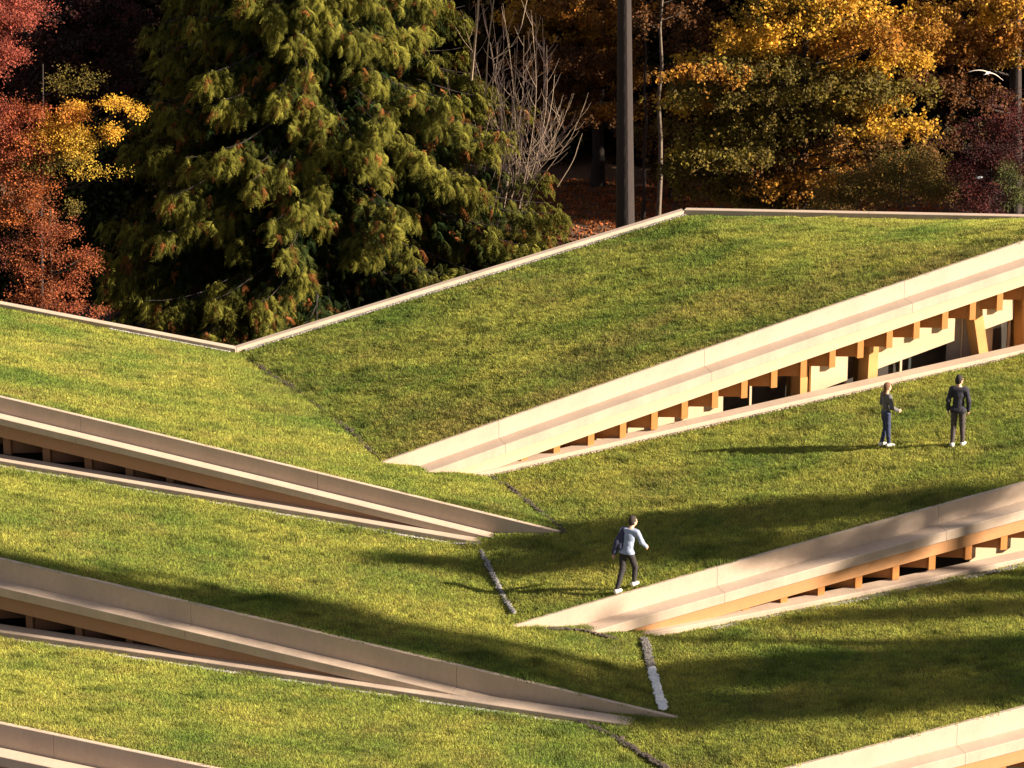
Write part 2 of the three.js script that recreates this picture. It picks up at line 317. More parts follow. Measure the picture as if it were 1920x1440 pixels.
// rafters: deep fins behind the edge beams, with a squared end
function rafters(R, ss, drop, endW) {
  const qf = R.front.q(0), D = R.w === 'R' ? V(-Math.cos(.33), 0, -Math.sin(.33)) : V(Math.cos(.33), 0, -Math.sin(.33));
  for (const s of ss) {
    const top = R.front.y(s) - R.hU - R.hL - R.hB, a = P(R.w, s, qf + R.dl - (R.w === 'R' ? .27 : .36), top + .25), gb = new GB();
    const u = WING[R.w].u, n = WING[R.w].n, y0 = top - drop, box = (o, du, dn, yT, yB) => { const c = (x, z, y) => V(o.x, y, o.z).addScaledVector(u, x * du / 2).addScaledVector(n, z * dn / 2); gb.hexa([c(-1, 1, yB), c(1, 1, yB), c(1, -1, yB), c(-1, -1, yB), c(-1, 1, yT), c(1, 1, yT), c(1, -1, yT), c(-1, -1, yT)]); };
    box(a.clone().addScaledVector(n, .05), endW, .14, a.y, y0);
    const e = a.clone().addScaledVector(D, 1.3), th = V(-D.z, 0, D.x).multiplyScalar(.035), f = (p, k, y) => p.clone().addScaledVector(th, k).setY(y);
    gb.hexa([f(a, 1, y0 + .01), f(a, -1, y0 + .01), f(a, -1, a.y), f(a, 1, a.y), f(e, 1, y0 - .11), f(e, -1, y0 - .11), f(e, -1, a.y), f(e, 1, a.y)]);
    mesh('rafter', gb.geo(), R.w === 'L' ? M.rafterShaded : M.rafter, R.mesh);
  }
}
const R1raf = [26.3, 27.18, 28.11, 28.98, 29.84, 30.67, 31.51, 32.32, 33.15, 33.97, 34.78, 35.57, 36.39, 37.16, 37.97, 38.76, 39.54, 40.35, 41.15, 41.95, 42.8];
rafters(ROOF.R1, R1raf, .50, .17);
rafters(ROOF.R2, [28.6, 29.55, 30.49, 31.44, 32.39, 33.32, 34.26, 35.18, 36.1, 37.05, 38], .38, .17);
rafters(ROOF.R3, [28.2, 29.15, 30.1, 31.05, 32, 32.95, 33.9], .36, .17);
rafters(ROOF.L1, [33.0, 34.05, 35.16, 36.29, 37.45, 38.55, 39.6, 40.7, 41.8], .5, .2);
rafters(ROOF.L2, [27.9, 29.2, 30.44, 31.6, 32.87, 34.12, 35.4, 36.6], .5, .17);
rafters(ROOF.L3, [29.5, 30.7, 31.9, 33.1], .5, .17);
{ // behind the rafters of the top right opening: lengths of inner beam, blade columns and windows
  const q = -80.15, w = 'R', plate = (name, pts, dep, m, parent = building, qq = q) => { // polygon [[s, y], ...] with depth
    const sh = new THREE.Shape(pts.map((p) => new THREE.Vector2(p[0], p[1]))), g = new THREE.ExtrudeGeometry(sh, { depth: dep, bevelEnabled: false });
    const a = g.attributes.position; for (let i = 0; i < a.count; i++) { const p = P(w, a.getX(i), qq - a.getZ(i), a.getY(i)); a.setXYZ(i, p.x, p.y, p.z); } g.computeVertexNormals(); return mesh(name, g, m, parent);
  };
  const bot = (s) => 1.88 + (s - 34.42) * .26, top = (s) => 3.106 + .2438 * (s - 30) - .0006 * (s - 30) ** 2 - 1.0;
  for (const [a, b] of [[26.0, 31.95], [34.42, 35.46], [36.2, 38.52], [39.32, 40.22], [40.95, 44]]) plate('inner_beam', [[a, bot(a)], [b, bot(b)], [b, top(b)], [a, top(a)]], .14, M.woodSunlit);
  const col = (sb, st, wd) => { const yb = ROOF.R2.back.y(sb) - 1.5, yt = top(st) + .1, k = (st - sb) / 1.1, s0 = sb - k * 1.5; plate('column', [[s0, yb], [s0 + wd, yb], [st + wd, yt], [st, yt]], .95, M.column, building, -79.98); };
  col(35.98, 36.01, .27); col(39.12, 38.85, .27); col(40.48, 40.40, .27); col(34.05, 34.05, .2);
  // windows: frame posts and panes
  const Q = -80.62; let a = 26;
  for (const b of [31.6, 32.9, 34.3, 35.6, 37.2, 38.95, 40.35, 42, 44]) {
    const g = new THREE.Group(); g.name = 'window'; building.add(g);
    const y0 = ROOF.R2.back.y(a) - 1.2, y1 = ROOF.R2.back.y(b) - 1.2;
    plate('pane', [[a + .03, y0], [b - .03, y1], [b - .03, top(b) + .05], [a + .03, top(a) + .05]], .012, M.glass, g, Q);
    plate('post', [[b - .03, y1], [b + .03, y1], [b + .03, top(b) + .05], [b - .03, top(b) + .05]], .09, M.frame, g, Q + .03);
    a = b;
  }
  plate('reflection_panel', [[38.99, 1.2], [39.85, 1.25], [39.85, top(39.85)], [38.99, top(38.99)]], .02, M.paneReflection, building, Q + .05);  // sheet before the pane, coloured as a reflection in the glass
  plate('partition', [[30, .8], [44, 1.2], [44, top(44)], [30, top(30)]], .05, M.partition, building, Q - .55);
  plate('reflection_panel', [[38.5, 1.2], [38.9, 1.25], [38.9, top(38.9)], [38.5, top(38.5)]], .02, M.paneReflection, building, Q + .05);  // narrower sheet with the same painted reflection
  plate('door_frame', [[37.55, 1.0], [37.62, 1.0], [37.62, top(37.62)], [37.55, top(37.55)]], .05, M.metal, building, Q - .25);
  // the same inner beam behind the middle right opening
  const R2top = (s) => ROOF.R2.front.y(s) - 1.0;
  plate('inner_beam', [[34.55, -.6], [36, -.3], [36, R2top(36)], [34.55, R2top(34.55)]], .14, M.woodSunlit, building, -70.55);
}

// ------------------------------------------------------------------ gravel and soil along the kerbs and in the valley
const stoneGeos = [0, 1, 2].map(() => { const g = new THREE.IcosahedronGeometry(1, 1), a = g.attributes.position, o = rnd() * 99; for (let i = 0; i < a.count; i++) { const v = V(a.getX(i), a.getY(i), a.getZ(i)), k = 1 + .45 * n3(v.x * 1.3 + o, v.y * 1.3, v.z * 1.3); a.setXYZ(i, v.x * k, v.y * k * .7, v.z * k); } g.computeVertexNormals(); return g; });
function stones(name, label, pts, n, width, size, colFn, parent = building, mat = M.stone, lift = 0) {
  const list = []; const L = pts.slice(1).map((p, i) => p.distanceTo(pts[i])), tot = L.reduce((a, b) => a + b, 0);
  for (let k = 0; k < n; k++) {
    let f = rnd() * tot, i = 0; while (i < L.length - 1 && f > L[i]) f -= L[i++];
    const t = f / L[i], p = pts[i].clone().lerp(pts[i + 1], t), d = pts[i + 1].clone().sub(pts[i]).setY(0).normalize(), o = gauss() * width / 2;
    p.x += -d.z * o; p.z += d.x * o; const h = topHeight(p.x, p.z); if (h > -50) p.y = Math.max(h, p.y - .3); const s = size * rr(.5, 1.3);
    p.y += s * .15 + lift; list.push({ p, s: [s * rr(.8, 1.3), s, s * rr(.8, 1.3)], turn: rnd() * 6.28, c: colFn() });
  }
  const im = scatter(name, stoneGeos[0], mat, list, parent); tag(im, label, null, null, 'stuff'); return im;
}
const pale = () => { const v = rr(.15, .45); return [v, v * .94, v * .88]; }, darkStone = () => { const v = rr(.03, .12); return [v, v * .9, v * .85]; }, soil = () => { const v = rr(.02, .07); return [v, v * .72, v * .5]; };
const along = (R, e, a, b, dq, n = 40) => Array.from({ length: n }, (_, i) => { const s = a + (b - a) * i / (n - 1); return P(R.w, s, R[e].q(s) + dq, R[e].y(s)); });
stones('gravel', 'pale gravel strip along the kerb', along(ROOF.L2, 'back', 25.6, 43, .09), 4200, .07, .017, pale, ROOF.L2.mesh, M.stone, 0);
stones('gravel', 'pale gravel strip along the kerb', along(ROOF.L3, 'back', 19.6, 39, .09), 5000, .09, .019, pale, ROOF.L3.mesh, M.stone, 0);
stones('gravel', 'pale gravel strip along the kerb', along(ROOF.R3, 'back', 27.6, 38, .13), 4600, .15, .02, () => { const v = rr(.1, .36); return [v, v * .92, v * .86]; }, ROOF.R3.mesh, M.stone, .0);
stones('gravel', 'brown gravel strip along the kerb', along(ROOF.R2, 'back', 25, 44, .05), 2600, .08, .024, () => { const v = rr(.1, .4); return [v, v * .8, v * .62]; }, ROOF.R2.mesh, M.stone, .015);
stones('gravel', 'grey gravel strip along the parapet', along(ROOF.R1, 'back', 22, crestS, .1), 5200, .12, .02, () => { const v = rr(.12, .4); return [v, v * .9, v * .82]; }, ROOF.R1.mesh, M.stone, .03);
stones('gravel', 'grey gravel strip along the parapet', along(ROOF.L1, 'back', 37.3, 41, .07), 900, .06, .018, pale, ROOF.L1.mesh, M.stone, .03);
// the valley: where two roofs meet
function valley(A, B, zs) { // points where roofs A (right) and B (left) cross
  const out = []; for (const z of zs) { let prev = null; for (let x = -14; x < 10; x += .1) { const a = roofHeight(A, x, z), b = roofHeight(B, x, z); if (a === null || b === null) { prev = null; continue; } const d = a - b; if (prev !== null && prev * d <= 0) { out.push(V(x, a, z)); break; } prev = d; } } return out;
}
const zr = (a, b, st) => { const o = []; for (let z = a; z < b; z += st) o.push(z); return o; };
const val = [valley(ROOF.R1, ROOF.L1, zr(-96, -80, .25)), valley(ROOF.R2, ROOF.L1, zr(-86, -76, .25)), valley(ROOF.R2, ROOF.L2, zr(-82, -70, .25)), valley(ROOF.R3, ROOF.L2, zr(-76, -64, .25)), valley(ROOF.R3, ROOF.L3, zr(-70, -56, .25))];
console.log('valleys', val.map((v) => v.length ? `${v.length}: ${v[0].toArray().map((x) => x.toFixed(1))} -> ${v.at(-1).toArray().map((x) => x.toFixed(1))}` : 'none').join(' | '));
const ok = (v) => v.length > 1;
if (ok(val[0])) stones('soil', 'dark soil line in the upper valley', val[0].slice(3, -3), 1100, .12, .035, soil);
if (ok(val[1])) stones('soil', 'dark soil line between two roofs', val[1], 260, .1, .035, soil);
if (ok(val[2])) stones('gravel', 'grey stone drain in the valley', [[901, 1034], [923, 1078], [945, 1122], [964, 1152]].map(([u, v]) => onRoof(u, v, ROOF.R2)), 800, .07, .03, () => { const v = rr(.03, .22); return [v, v * .95, v * .95]; }, building, M.stone, .03);
{ const line = (a) => a.map(([u, v]) => onRoof(u, v, ROOF.R3)); stones('gravel', 'dark stones in the valley drain', line([[1208, 1206], [1214, 1230], [1221, 1258]]), 800, .12, .035, darkStone, building, M.stone, .04); stones('gravel', 'white stones in the valley drain', line([[1221, 1256], [1232, 1295], [1244, 1334]]), 1500, .12, .032, () => { const v = rr(.45, .7); return [v, v, v]; }, building, M.stone, .05); }
if (ok(val[4])) stones('soil', 'dark stones and soil in the lowest valley', val[4], 700, .1, .04, soil, building, M.stone, .03);

stones('soil', 'clods of dark soil along the tip of the concrete fascia', [[1015, 1178], [1060, 1179], [1095, 1182], [1115, 1187], [1160, 1195]].map(([u, v]) => onRoof(u, v, ROOF.L2)), 150, .04, .035, soil);
// ------------------------------------------------------------------ trees
function leafCluster(n, r, size, flat = .75, hang = 0) { // leaves round a point; each a folded kite
  const gb = new GB();
  for (let k = 0; k < n; k++) {
    const o = V(gauss(), gauss() * flat, gauss()).multiplyScalar(r * .8), d = V(gauss(), gauss() * .6 - hang, gauss()).normalize(), sd = V(gauss(), gauss() * .5, gauss()).cross(d).normalize(), L = size * rr(.7, 1.25), nn = d.clone().cross(sd);
    const b = o.clone().addScaledVector(d, -L / 2), e = o.clone().addScaledVector(d, L / 2), m = o.clone().addScaledVector(d, -L * .05), l = m.clone().addScaledVector(sd, L * .42).addScaledVector(nn, L * .1), q = m.clone().addScaledVector(sd, -L * .42).addScaledVector(nn, L * .1);
    const i = gb.vert(b); gb.vert(l); gb.vert(e); gb.vert(q); gb.i.push(i, i + 1, i + 2, i, i + 2, i + 3);
  }
  return gb.geo();
}
const CL = { maple: leafCluster(12, .22, .108, .7, .15), fine: leafCluster(14, .2, .06, .8, .1), big: leafCluster(16, .42, .2, .7, .1), huge: leafCluster(18, .8, .36, .7, 0) };
const qRand = () => new THREE.Quaternion().setFromEuler(new THREE.Euler(rr(-.5, .5), rnd() * 6.283, rr(-.5, .5)));
// pads: [centre, [rx, ry, rz], count, colour, spread of colour]
function padLeaves(pads, gap = -.12, f = 1.1, sc = [.75, 1.25]) {
  const list = [];
  for (const [c, r, n, col, spread = .25, alt] of pads) {
    for (let k = 0, guard = 0; k < n && guard < n * 6; guard++) {
      const d = V(gauss(), gauss(), gauss()); const l = d.length(); if (l > 1.35) continue; d.multiplyScalar(.95 + .25 * rnd());
      const p = V(c.x + d.x * r[0], c.y + d.y * r[1] - .12 * r[1] * (d.x * d.x + d.z * d.z) , c.z + d.z * r[2]);
      if (n3(p.x * f, p.y * f * 1.7, p.z * f) < gap) continue;
      const v = rr(1 - spread, 1 + spread), cc = alt ? mixc(col, alt, clamp(.5 + .9 * n3(p.x * 1.4 + 9, p.y * 1.4, p.z * 1.4) + rr(-.2, .2))) : col;
      list.push({ p, s: rr(...sc), q: qRand(), c: [cc[0] * v, cc[1] * v * rr(.9, 1.1), cc[2] * v] }); k++;
    }
  }
  return list;
}
function limbTo(gb, a, b, r0, r1 = .012, wob = .06) { // a limb that bends on its way
  const n = 6, L = a.distanceTo(b), pts = [], rad = [];
  for (let k = 0; k <= n; k++) { const t = k / n; pts.push(a.clone().lerp(b, t).add(V(gauss(), gauss() * .6, gauss()).multiplyScalar(k && k < n ? wob * L * .35 : 0)).add(V(0, -Math.sin(t * Math.PI) * L * .06, 0))); rad.push(r0 + (r1 - r0) * t); }
  tube(pts, rad, 5, gb); return pts;
}
function tree({ name, label, cat = 'tree', group, foot, top, r = .2, lean = 0, pads, cluster = 'maple', gap, f, mat = M.bark, leafMat = M.leafThin, sc, twigs = 2, from = .25, clear = false }) {
  const t = tag(base(name, [foot.x, foot.y, foot.z]), label, cat, group), L = (p) => p.clone().sub(foot), gb = new GB();
  const tr = [], rad = [], n = 9, up = L(top);
  for (let k = 0; k <= n; k++) { const q = k / n; tr.push(V(up.x * q + (k && k < n ? gauss() * .05 * lean : 0), up.y * q, up.z * q)); rad.push(r * (k === 0 ? 1.25 : 1 - .72 * q)); }
  tube(tr, rad, 9, gb); const bush = cat === 'shrub' || r < .12; if (!bush) mesh('trunk', gb.geo(), mat, t);
  if (pads.length) {
    for (const [c, rr_] of pads) {
      const lb = bush ? gb : new GB();
      const pc = L(c), h = clamp((pc.y - Math.hypot(pc.x - up.x * .5, pc.z) * .45) / up.y, from, .96), a = V(up.x * h, up.y * h, up.z * h);
      const pts = limbTo(lb, a, pc, Math.max(.02, r * .3 * (1 - h * .6)), .014);
      for (let k = 0; k < twigs; k++) limbTo(lb, pts[3 + (k % 3)], pc.clone().add(V(gauss() * rr_[0] * .8, gauss() * rr_[1] * .5, gauss() * rr_[2] * .8)), .014, .004);
      if (!bush) mesh('branch', lb.geo(), mat, t);
    }
    if (bush) mesh('stems', gb.geo(), mat, t);
    const list = padLeaves(pads, gap, f, sc).map((e) => ({ ...e, p: L(e.p) }));
    tag(scatter('foliage', CL[cluster], leafMat, list, t), null, null, null, 'stuff');
  }
  return t;
}
const ground = (u, z) => { const p = atZ(u, 400, z); return V(p.x, hill(p.x, z) - .1, z); };
const pxm = (p) => FPX / (-p.z * Math.cos(PITCH) + (CAM_Y - p.y) * Math.sin(PITCH));      // pixels per metre there
const pad = (u, v, z, hw, hh, n, col, spread, alt, depth = .8) => { const c = atZ(u, v, z), k = pxm(c); return [c, [hw / k, hh / k, Math.max(.5, hw / k * depth)], n, col, spread, alt]; };
const GOLD = [.56, .31, .03], AMBER = [.38, .165, .02], OLIVE = [.115, .085, .012], YEL = [.42, .27, .03], BROWN = [.11, .045, .013], PINK = [.27, .06, .038], ORANGE = [.36, .10, .022], MAROON = [.022, .006, .007], GREEN = [.014, .02, .007];

// the large dark conifer with hanging sprays
const SPRAY = (() => {
  const gb = new GB(), n = 9, ax = (t) => V(.42 * t, .05 * Math.sin(t * 3) - .34 * t * t, 0);
  const strip = (a, b, w, sd) => { const i = gb.vert(a.clone().addScaledVector(sd, w)); gb.vert(a.clone().addScaledVector(sd, -w)); gb.vert(b); gb.i.push(i, i + 1, i + 2); };
  for (let k = 0; k < n; k++) {
    const t = (k + .4) / n, a = ax(t);
    for (const sg of [-1, 1]) {
      const l = (.17 * (1 - t) + .08) * rr(.7, 1.2), d = V(.45 + rr(-.15, .15), -.75 - .5 * t + rr(-.2, .2), sg * rr(.45, .9)).normalize(), m = a.clone().addScaledVector(d, l * .5), e = a.clone().addScaledVector(d, l).add(V(0, -l * .25, 0)), sd = V(rr(-.3, .3), .4, 1).normalize();
      strip(a, m.clone().lerp(e, .3), .017, sd); strip(m, e, .017, V(1, .2, -sg * .5).normalize());
      strip(m, e.clone().add(V(rr(-.05, .05), -.03, sg * .05)), .014, sd);
    }
  }
  return gb.geo();
})();
{
  const foot = ground(600, -108.5), t = tag(base('conifer', [foot.x, foot.y, foot.z]), 'huge dark green conifer with drooping sprays, sunlit along its right side', 'tree');
  const H = 27, tr = [], rad = []; for (let k = 0; k <= 12; k++) { tr.push(V(gauss() * .05, H * k / 12, gauss() * .05)); rad.push(.55 * (1 - k / 12.5) + .02); } mesh('trunk', tube(tr, rad, 10).geo(), M.barkDark, t);
  const wood = new GB(), list = [], R = (y) => Math.max(.3, 8.45 - .33 * y + .7 * smooth(6.5, 3, y));   // crown radius at height y over the foot
  for (let i = 0; i < 700; i++) {
    const y = i < 600 ? rr(.4, 13.5) : rr(13, 26), az = rnd() * 6.283, out = V(Math.cos(az), 0, Math.sin(az));
    if (out.z < -.3 && rnd() < .72) continue;
    const len = (R(y) + .95 * smooth(.3, .9, out.x) * smooth(9.5, 5, y)) * rr(.62, 1.08) * (1 + .10 * n3(az * 1.5, y * .5, 2)), side = V(-out.z, 0, out.x), pts = [], n = 12, rise = rr(.0, .14), droop = rr(.20, .36), bend = gauss() * .14;
    const at = (q) => out.clone().multiplyScalar(len * q).addScaledVector(side, bend * len * q * q).setY(y + len * (rise * q - droop * q * q + .12 * q ** 5));
    for (let k = 0; k <= n; k++) pts.push(at(k / n)); if (i < 600) tube(pts, pts.map((_, k) => .05 * (1 - k / n) + .008), 4, wood);
    const tone = rnd(), m = Math.round(len * 27 * (i < 600 ? 1 : .5));
    for (let k = 0; k < m; k++) {
      const q = .22 + .8 * Math.pow(rnd(), .72), wdt = (.9 * (1 - q) + .22) * gauss(), p = at(q).addScaledVector(side, wdt).add(V(0, rr(-.5, .1) - Math.abs(wdt) * .4, 0));
      const a = Math.atan2(-out.z, out.x) + gauss() * .9 + (wdt > 0 ? -.5 : .5) * Math.abs(wdt);
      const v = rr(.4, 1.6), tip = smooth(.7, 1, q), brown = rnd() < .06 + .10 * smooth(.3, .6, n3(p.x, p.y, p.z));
      let c = mixc([.011, .021, .006], [.132, .122, .020], clamp(tip * .8 + tone * .3 - .1 + rr(-.2, .2))); if (brown) c = [.16, .06, .018];  // outer tips coloured pale as if sunlit, inner sprays dark as in shade
      const e = new THREE.Euler(gauss() * .75, a, -.1 - .5 * rnd() + gauss() * .4, 'YXZ');
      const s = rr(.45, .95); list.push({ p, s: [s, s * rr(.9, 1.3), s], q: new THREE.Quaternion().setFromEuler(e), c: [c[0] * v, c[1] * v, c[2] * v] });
    }
  }
  mesh('branches', wood.geo(), M.barkDark, t);
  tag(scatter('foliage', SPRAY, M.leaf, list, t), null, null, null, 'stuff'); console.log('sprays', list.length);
}
// gold maple in tiers, right of the dark trunk
tree({ name: 'maple', label: 'golden yellow maple with layered branches, right of the straight dark trunk', foot: ground(1506, -110), top: atZ(1512, -120, -110), r: .2, lean: 1, mat: M.barkDark, gap: -.03, from: .15, twigs: 3,
  pads: [[1425, 68, 78, 26, 420, GOLD], [1380, 108, 95, 15, 330, GOLD], [1330, 142, 80, 15, 260, AMBER], [1420, 128, 95, 17, 330, OLIVE], [1415, 165, 130, 18, 520, OLIVE], [1290, 196, 62, 11, 170, GOLD], [1330, 180, 90, 14, 260, OLIVE], [1550, 28, 120, 34, 700, GOLD], [1480, 20, 90, 26, 420, OLIVE], [1640, 112, 92, 20, 460, GOLD], [1595, 72, 110, 24, 480, AMBER], [1690, 60, 80, 24, 320, AMBER], [1640, 198, 68, 14, 300, GOLD], [1660, 240, 75, 13, 330, GOLD], [1490, 205, 150, 25, 800, OLIVE], [1600, 160, 130, 26, 650, OLIVE], [1580, 220, 90, 24, 430, OLIVE], [1345, 286, 78, 25, 380, [.27, .19, .022]], [1395, 250, 100, 20, 420, OLIVE], [1430, 300, 90, 22, 330, BROWN], [1645, 275, 95, 25, 480, BROWN], [1590, 300, 80, 24, 330, AMBER], [1505, 345, 90, 20, 330, AMBER], [1300, 320, 50, 22, 170, OLIVE], [1400, 345, 80, 24, 380, OLIVE], [1330, 350, 60, 20, 220, OLIVE], [1450, 380, 90, 18, 300, OLIVE], [1560, 375, 90, 18, 320, BROWN], [1380, 300, 80, 14, 200, OLIVE], [1500, -60, 190, 40, 600, GOLD], [1500, -140, 130, 40, 400, GOLD]].map(([u, v, hw, hh, n, c]) => pad(u, v, -109.5 + rr(-1.6, 1.6), hw, hh, Math.round(n * .55), c, .4, mixc(c, OLIVE, .45), .7)) });
// shrubs and low trees right behind the far parapet
tree({ name: 'shrub', label: 'broad olive green shrub below the golden maple, behind the far parapet', cat: 'shrub', foot: ground(1690, -105), top: atZ(1690, 330, -105), r: .07, lean: 1, cluster: 'fine', mat: M.barkDark, pads: [[1700, 325, 70, 34, 700], [1620, 345, 70, 26, 500], [1745, 350, 45, 24, 300], [1580, 368, 60, 18, 300]].map(([u, v, hw, hh, n]) => pad(u, v, -105, hw, hh, n, [.085, .07, .012], .4, [.15, .085, .015])) });
tree({ name: 'burgundy_shrub', label: 'dark burgundy shrub at the right edge behind the parapet', cat: 'shrub', foot: ground(1860, -103.5), top: atZ(1860, 240, -103.5), r: .08, lean: 1, cluster: 'fine', mat: M.barkDark, gap: -.05, pads: [[1850, 270, 75, 40, 420], [1890, 320, 50, 40, 320], [1815, 310, 40, 30, 180], [1900, 220, 50, 40, 260], [1850, 370, 70, 25, 240]].map(([u, v, hw, hh, n]) => pad(u, v, -103.5, hw, hh, n, MAROON, .5, [.10, .02, .015])) });
tree({ name: 'shrub', label: 'small light green shrub in front of the burgundy shrub', cat: 'shrub', foot: ground(1893, -101.5), top: atZ(1893, 335, -101.5), r: .03, cluster: 'fine', mat: M.barkDark, pads: [[1895, 330, 20, 22, 90], [1905, 375, 18, 20, 70]].map(([u, v, hw, hh, n]) => pad(u, v, -101.5, hw, hh, n, [.06, .065, .016], .35)) });
tree({ name: 'gold_tree', label: 'sparse golden brown tree in the top right corner with a dark trunk', foot: ground(1906, -114), top: atZ(1908, -200, -114), r: .33, mat: M.barkDark, gap: -.02, from: .4, pads: [[1780, 30, 70, 30, 260, GOLD], [1840, 60, 60, 26, 220, AMBER], [1790, 95, 75, 18, 240, AMBER], [1870, 20, 60, 25, 180, GOLD], [1880, 105, 36, 18, 90, YEL], [1740, 140, 60, 20, 140, BROWN], [1820, 180, 70, 30, 140, BROWN], [1930, 60, 60, 40, 200, AMBER], [1850, -60, 160, 50, 500, GOLD], [1790, 250, 60, 26, 110, [.03, .04, .012]]].map(([u, v, hw, hh, n, c]) => pad(u, v, -113.5 + rr(-1, 1.5), hw, hh, n, c, .4, BROWN)) });
tree({ name: 'dark_shrub', label: 'tall dark green shrub in shade between red maple and conifer', cat: 'shrub', foot: ground(215, -112), top: atZ(215, 250, -112), r: .1, mat: M.barkDark, cluster: 'big', leafMat: M.leaf, gap: -.3, pads: [[150, 330, 80, 50, 260], [220, 400, 90, 70, 420], [150, 470, 80, 60, 360], [240, 530, 90, 50, 300], [180, 580, 80, 30, 200], [40, 480, 70, 70, 360], [20, 570, 80, 40, 260], [-40, 400, 60, 60, 200], [220, 280, 60, 40, 160]].map(([u, v, hw, hh, n]) => pad(u, v, -110, hw, hh, n, [.018, .028, .01], .5, [.03, .032, .01])) });
// the straight dark trunk and the gold-brown tree behind it
tree({ name: 'tall_tree', label: 'tall straight bare dark trunk rising out of the picture behind the parapet', foot: ground(1176, -106), top: V(atZ(1174, 0, -106).x - .2, 19, -106), r: .345, mat: M.barkDark, cluster: 'big', pads: [] });
tree({ name: 'bronze_tree', label: 'bronze and amber leaved tree left of the straight dark trunk', foot: ground(1120, -126), top: atZ(1130, -160, -126), r: .25, lean: 1, mat: M.barkDark, gap: -.05, pads: [[1010, 25, 65, 22, 420, GOLD], [1070, 45, 80, 20, 380, GOLD], [1120, 10, 90, 26, 420, AMBER], [1060, 110, 90, 16, 300, BROWN], [1130, 85, 60, 18, 240, AMBER], [1150, 140, 50, 20, 240, AMBER], [1080, 170, 80, 16, 260, BROWN], [1130, 215, 60, 14, 220, AMBER], [1040, 215, 60, 14, 170, BROWN], [1270, 190, 60, 10, 160, AMBER], [1290, 140, 50, 22, 170, BROWN], [1310, 60, 60, 40, 220, BROWN], [1240, 250, 60, 24, 190, OLIVE], [1270, 310, 50, 26, 210, OLIVE], [1100, -70, 200, 50, 700, AMBER]].map(([u, v, hw, hh, n, c]) => pad(u, v, -123.5 + rr(-1.5, 1.5), hw, hh, n, c, .4, BROWN)) });
for (const [u, z, r, m, lab] of [[1240, -118, .1, M.bark, 'slender pale trunk between the straight dark trunk and the golden maple'], [1212, -121, .07, M.barkDark, 'thin brown trunk just right of the straight dark trunk'], [1262, -124, .06, M.barkDark, 'thin brown trunk right of the slender pale trunk']]) {
  const top = atZ(u + 4, -160, z); tree({ name: 'slender_tree', label: lab, foot: ground(u - 6, z), top, r, lean: 1.5, mat: m, from: .45, twigs: 2, pads: [[u - 35, 40], [u + 40, 20], [u + 60, -20], [u - 50, -30]].map(([a, b]) => pad(a, b, z, 26, 22, 22, BROWN, .4)) });
}
// red, orange and yellow trees at the left edge
tree({ name: 'red_maple', label: 'red and orange maple at the left edge of the picture', foot: ground(-40, -101.5), top: atZ(-20, -140, -101.5), r: .22, lean: 1, cluster: 'fine', gap: -.03, f: 1.6, pads: [[30, 22, 62, 26, 800, PINK], [-40, 40, 50, 40, 400, PINK], [14, 100, 32, 25, 420, PINK], [20, 212, 60, 26, 800, PINK, ORANGE], [50, 262, 60, 34, 900, [.24, .06, .03], ORANGE], [20, 310, 50, 34, 600, [.22, .055, .03], ORANGE], [55, 345, 48, 34, 520, ORANGE, [.2, .06, .02]], [40, 395, 50, 26, 420, ORANGE, [.14, .04, .02]], [-20, 200, 40, 80, 400, PINK], [-10, 450, 40, 50, 240, [.12, .03, .02]]].map(([u, v, hw, hh, n, c, alt]) => pad(u, v, -101 + rr(-.6, .6), hw, hh, Math.round(n * .5), c, .4, alt, .7)) });
tree({ name: 'yellow_maple', label: 'yellow and orange boughs reaching right from beside the red maple', foot: ground(60, -101.5), top: atZ(80, 120, -101.5), r: .09, lean: 1, cluster: 'fine', gap: -.14, mat: M.barkDark, pads: [[110, 255, 48, 27, 600, [.40, .21, .024], GOLD], [140, 208, 26, 14, 200, ORANGE, GOLD], [150, 265, 26, 16, 200, YEL], [90, 300, 50, 14, 240, OLIVE], [205, 194, 18, 7, 60, GOLD], [232, 200, 14, 7, 40, GOLD], [262, 210, 14, 7, 40, GOLD], [215, 250, 24, 8, 60, GOLD], [205, 242, 16, 6, 30, GOLD], [150, 297, 24, 6, 70, YEL], [180, 324, 60, 3, 60, YEL], [130, 150, 50, 22, 110, OLIVE], [140, 390, 14, 14, 40, OLIVE]].map(([u, v, hw, hh, n, c, alt]) => pad(u, v, -100.6 + rr(-.3, .3), hw, hh, Math.round(n * .65), c, .35, alt, .6)) });
tree({ name: 'orange_sapling', label: 'small orange leaved sapling just behind the left parapet', foot: ground(85, -99.5), top: atZ(95, 395, -99.5), r: .045, lean: 1.5, cluster: 'fine', gap: .02, f: 1.9, from: .3, pads: [[100, 420, 42, 22, 200], [75, 462, 52, 22, 260], [150, 492, 40, 14, 160], [45, 500, 30, 14, 110], [95, 525, 58, 26, 330], [80, 562, 60, 20, 260], [125, 575, 40, 14, 130], [165, 478, 22, 10, 60], [190, 585, 18, 8, 50]].map(([u, v, hw, hh, n]) => pad(u, v, -99.5, hw, hh, Math.round(n * .5), [.30, .088, .028], .45, [.19, .045, .018], .8)) });
tree({ name: 'maroon_tree', label: 'dark maroon tree in shade behind the left red maple', foot: ground(120, -111), top: atZ(120, -150, -111), r: .2, mat: M.barkDark, pads: [[120, 50, 90, 60, 900], [180, 120, 70, 50, 400], [90, 130, 60, 40, 300], [200, 10, 60, 60, 400]].map(([u, v, hw, hh, n]) => pad(u, v, -110, hw, hh, n, [.05, .012, .01], .4, [.02, .014, .01])) });
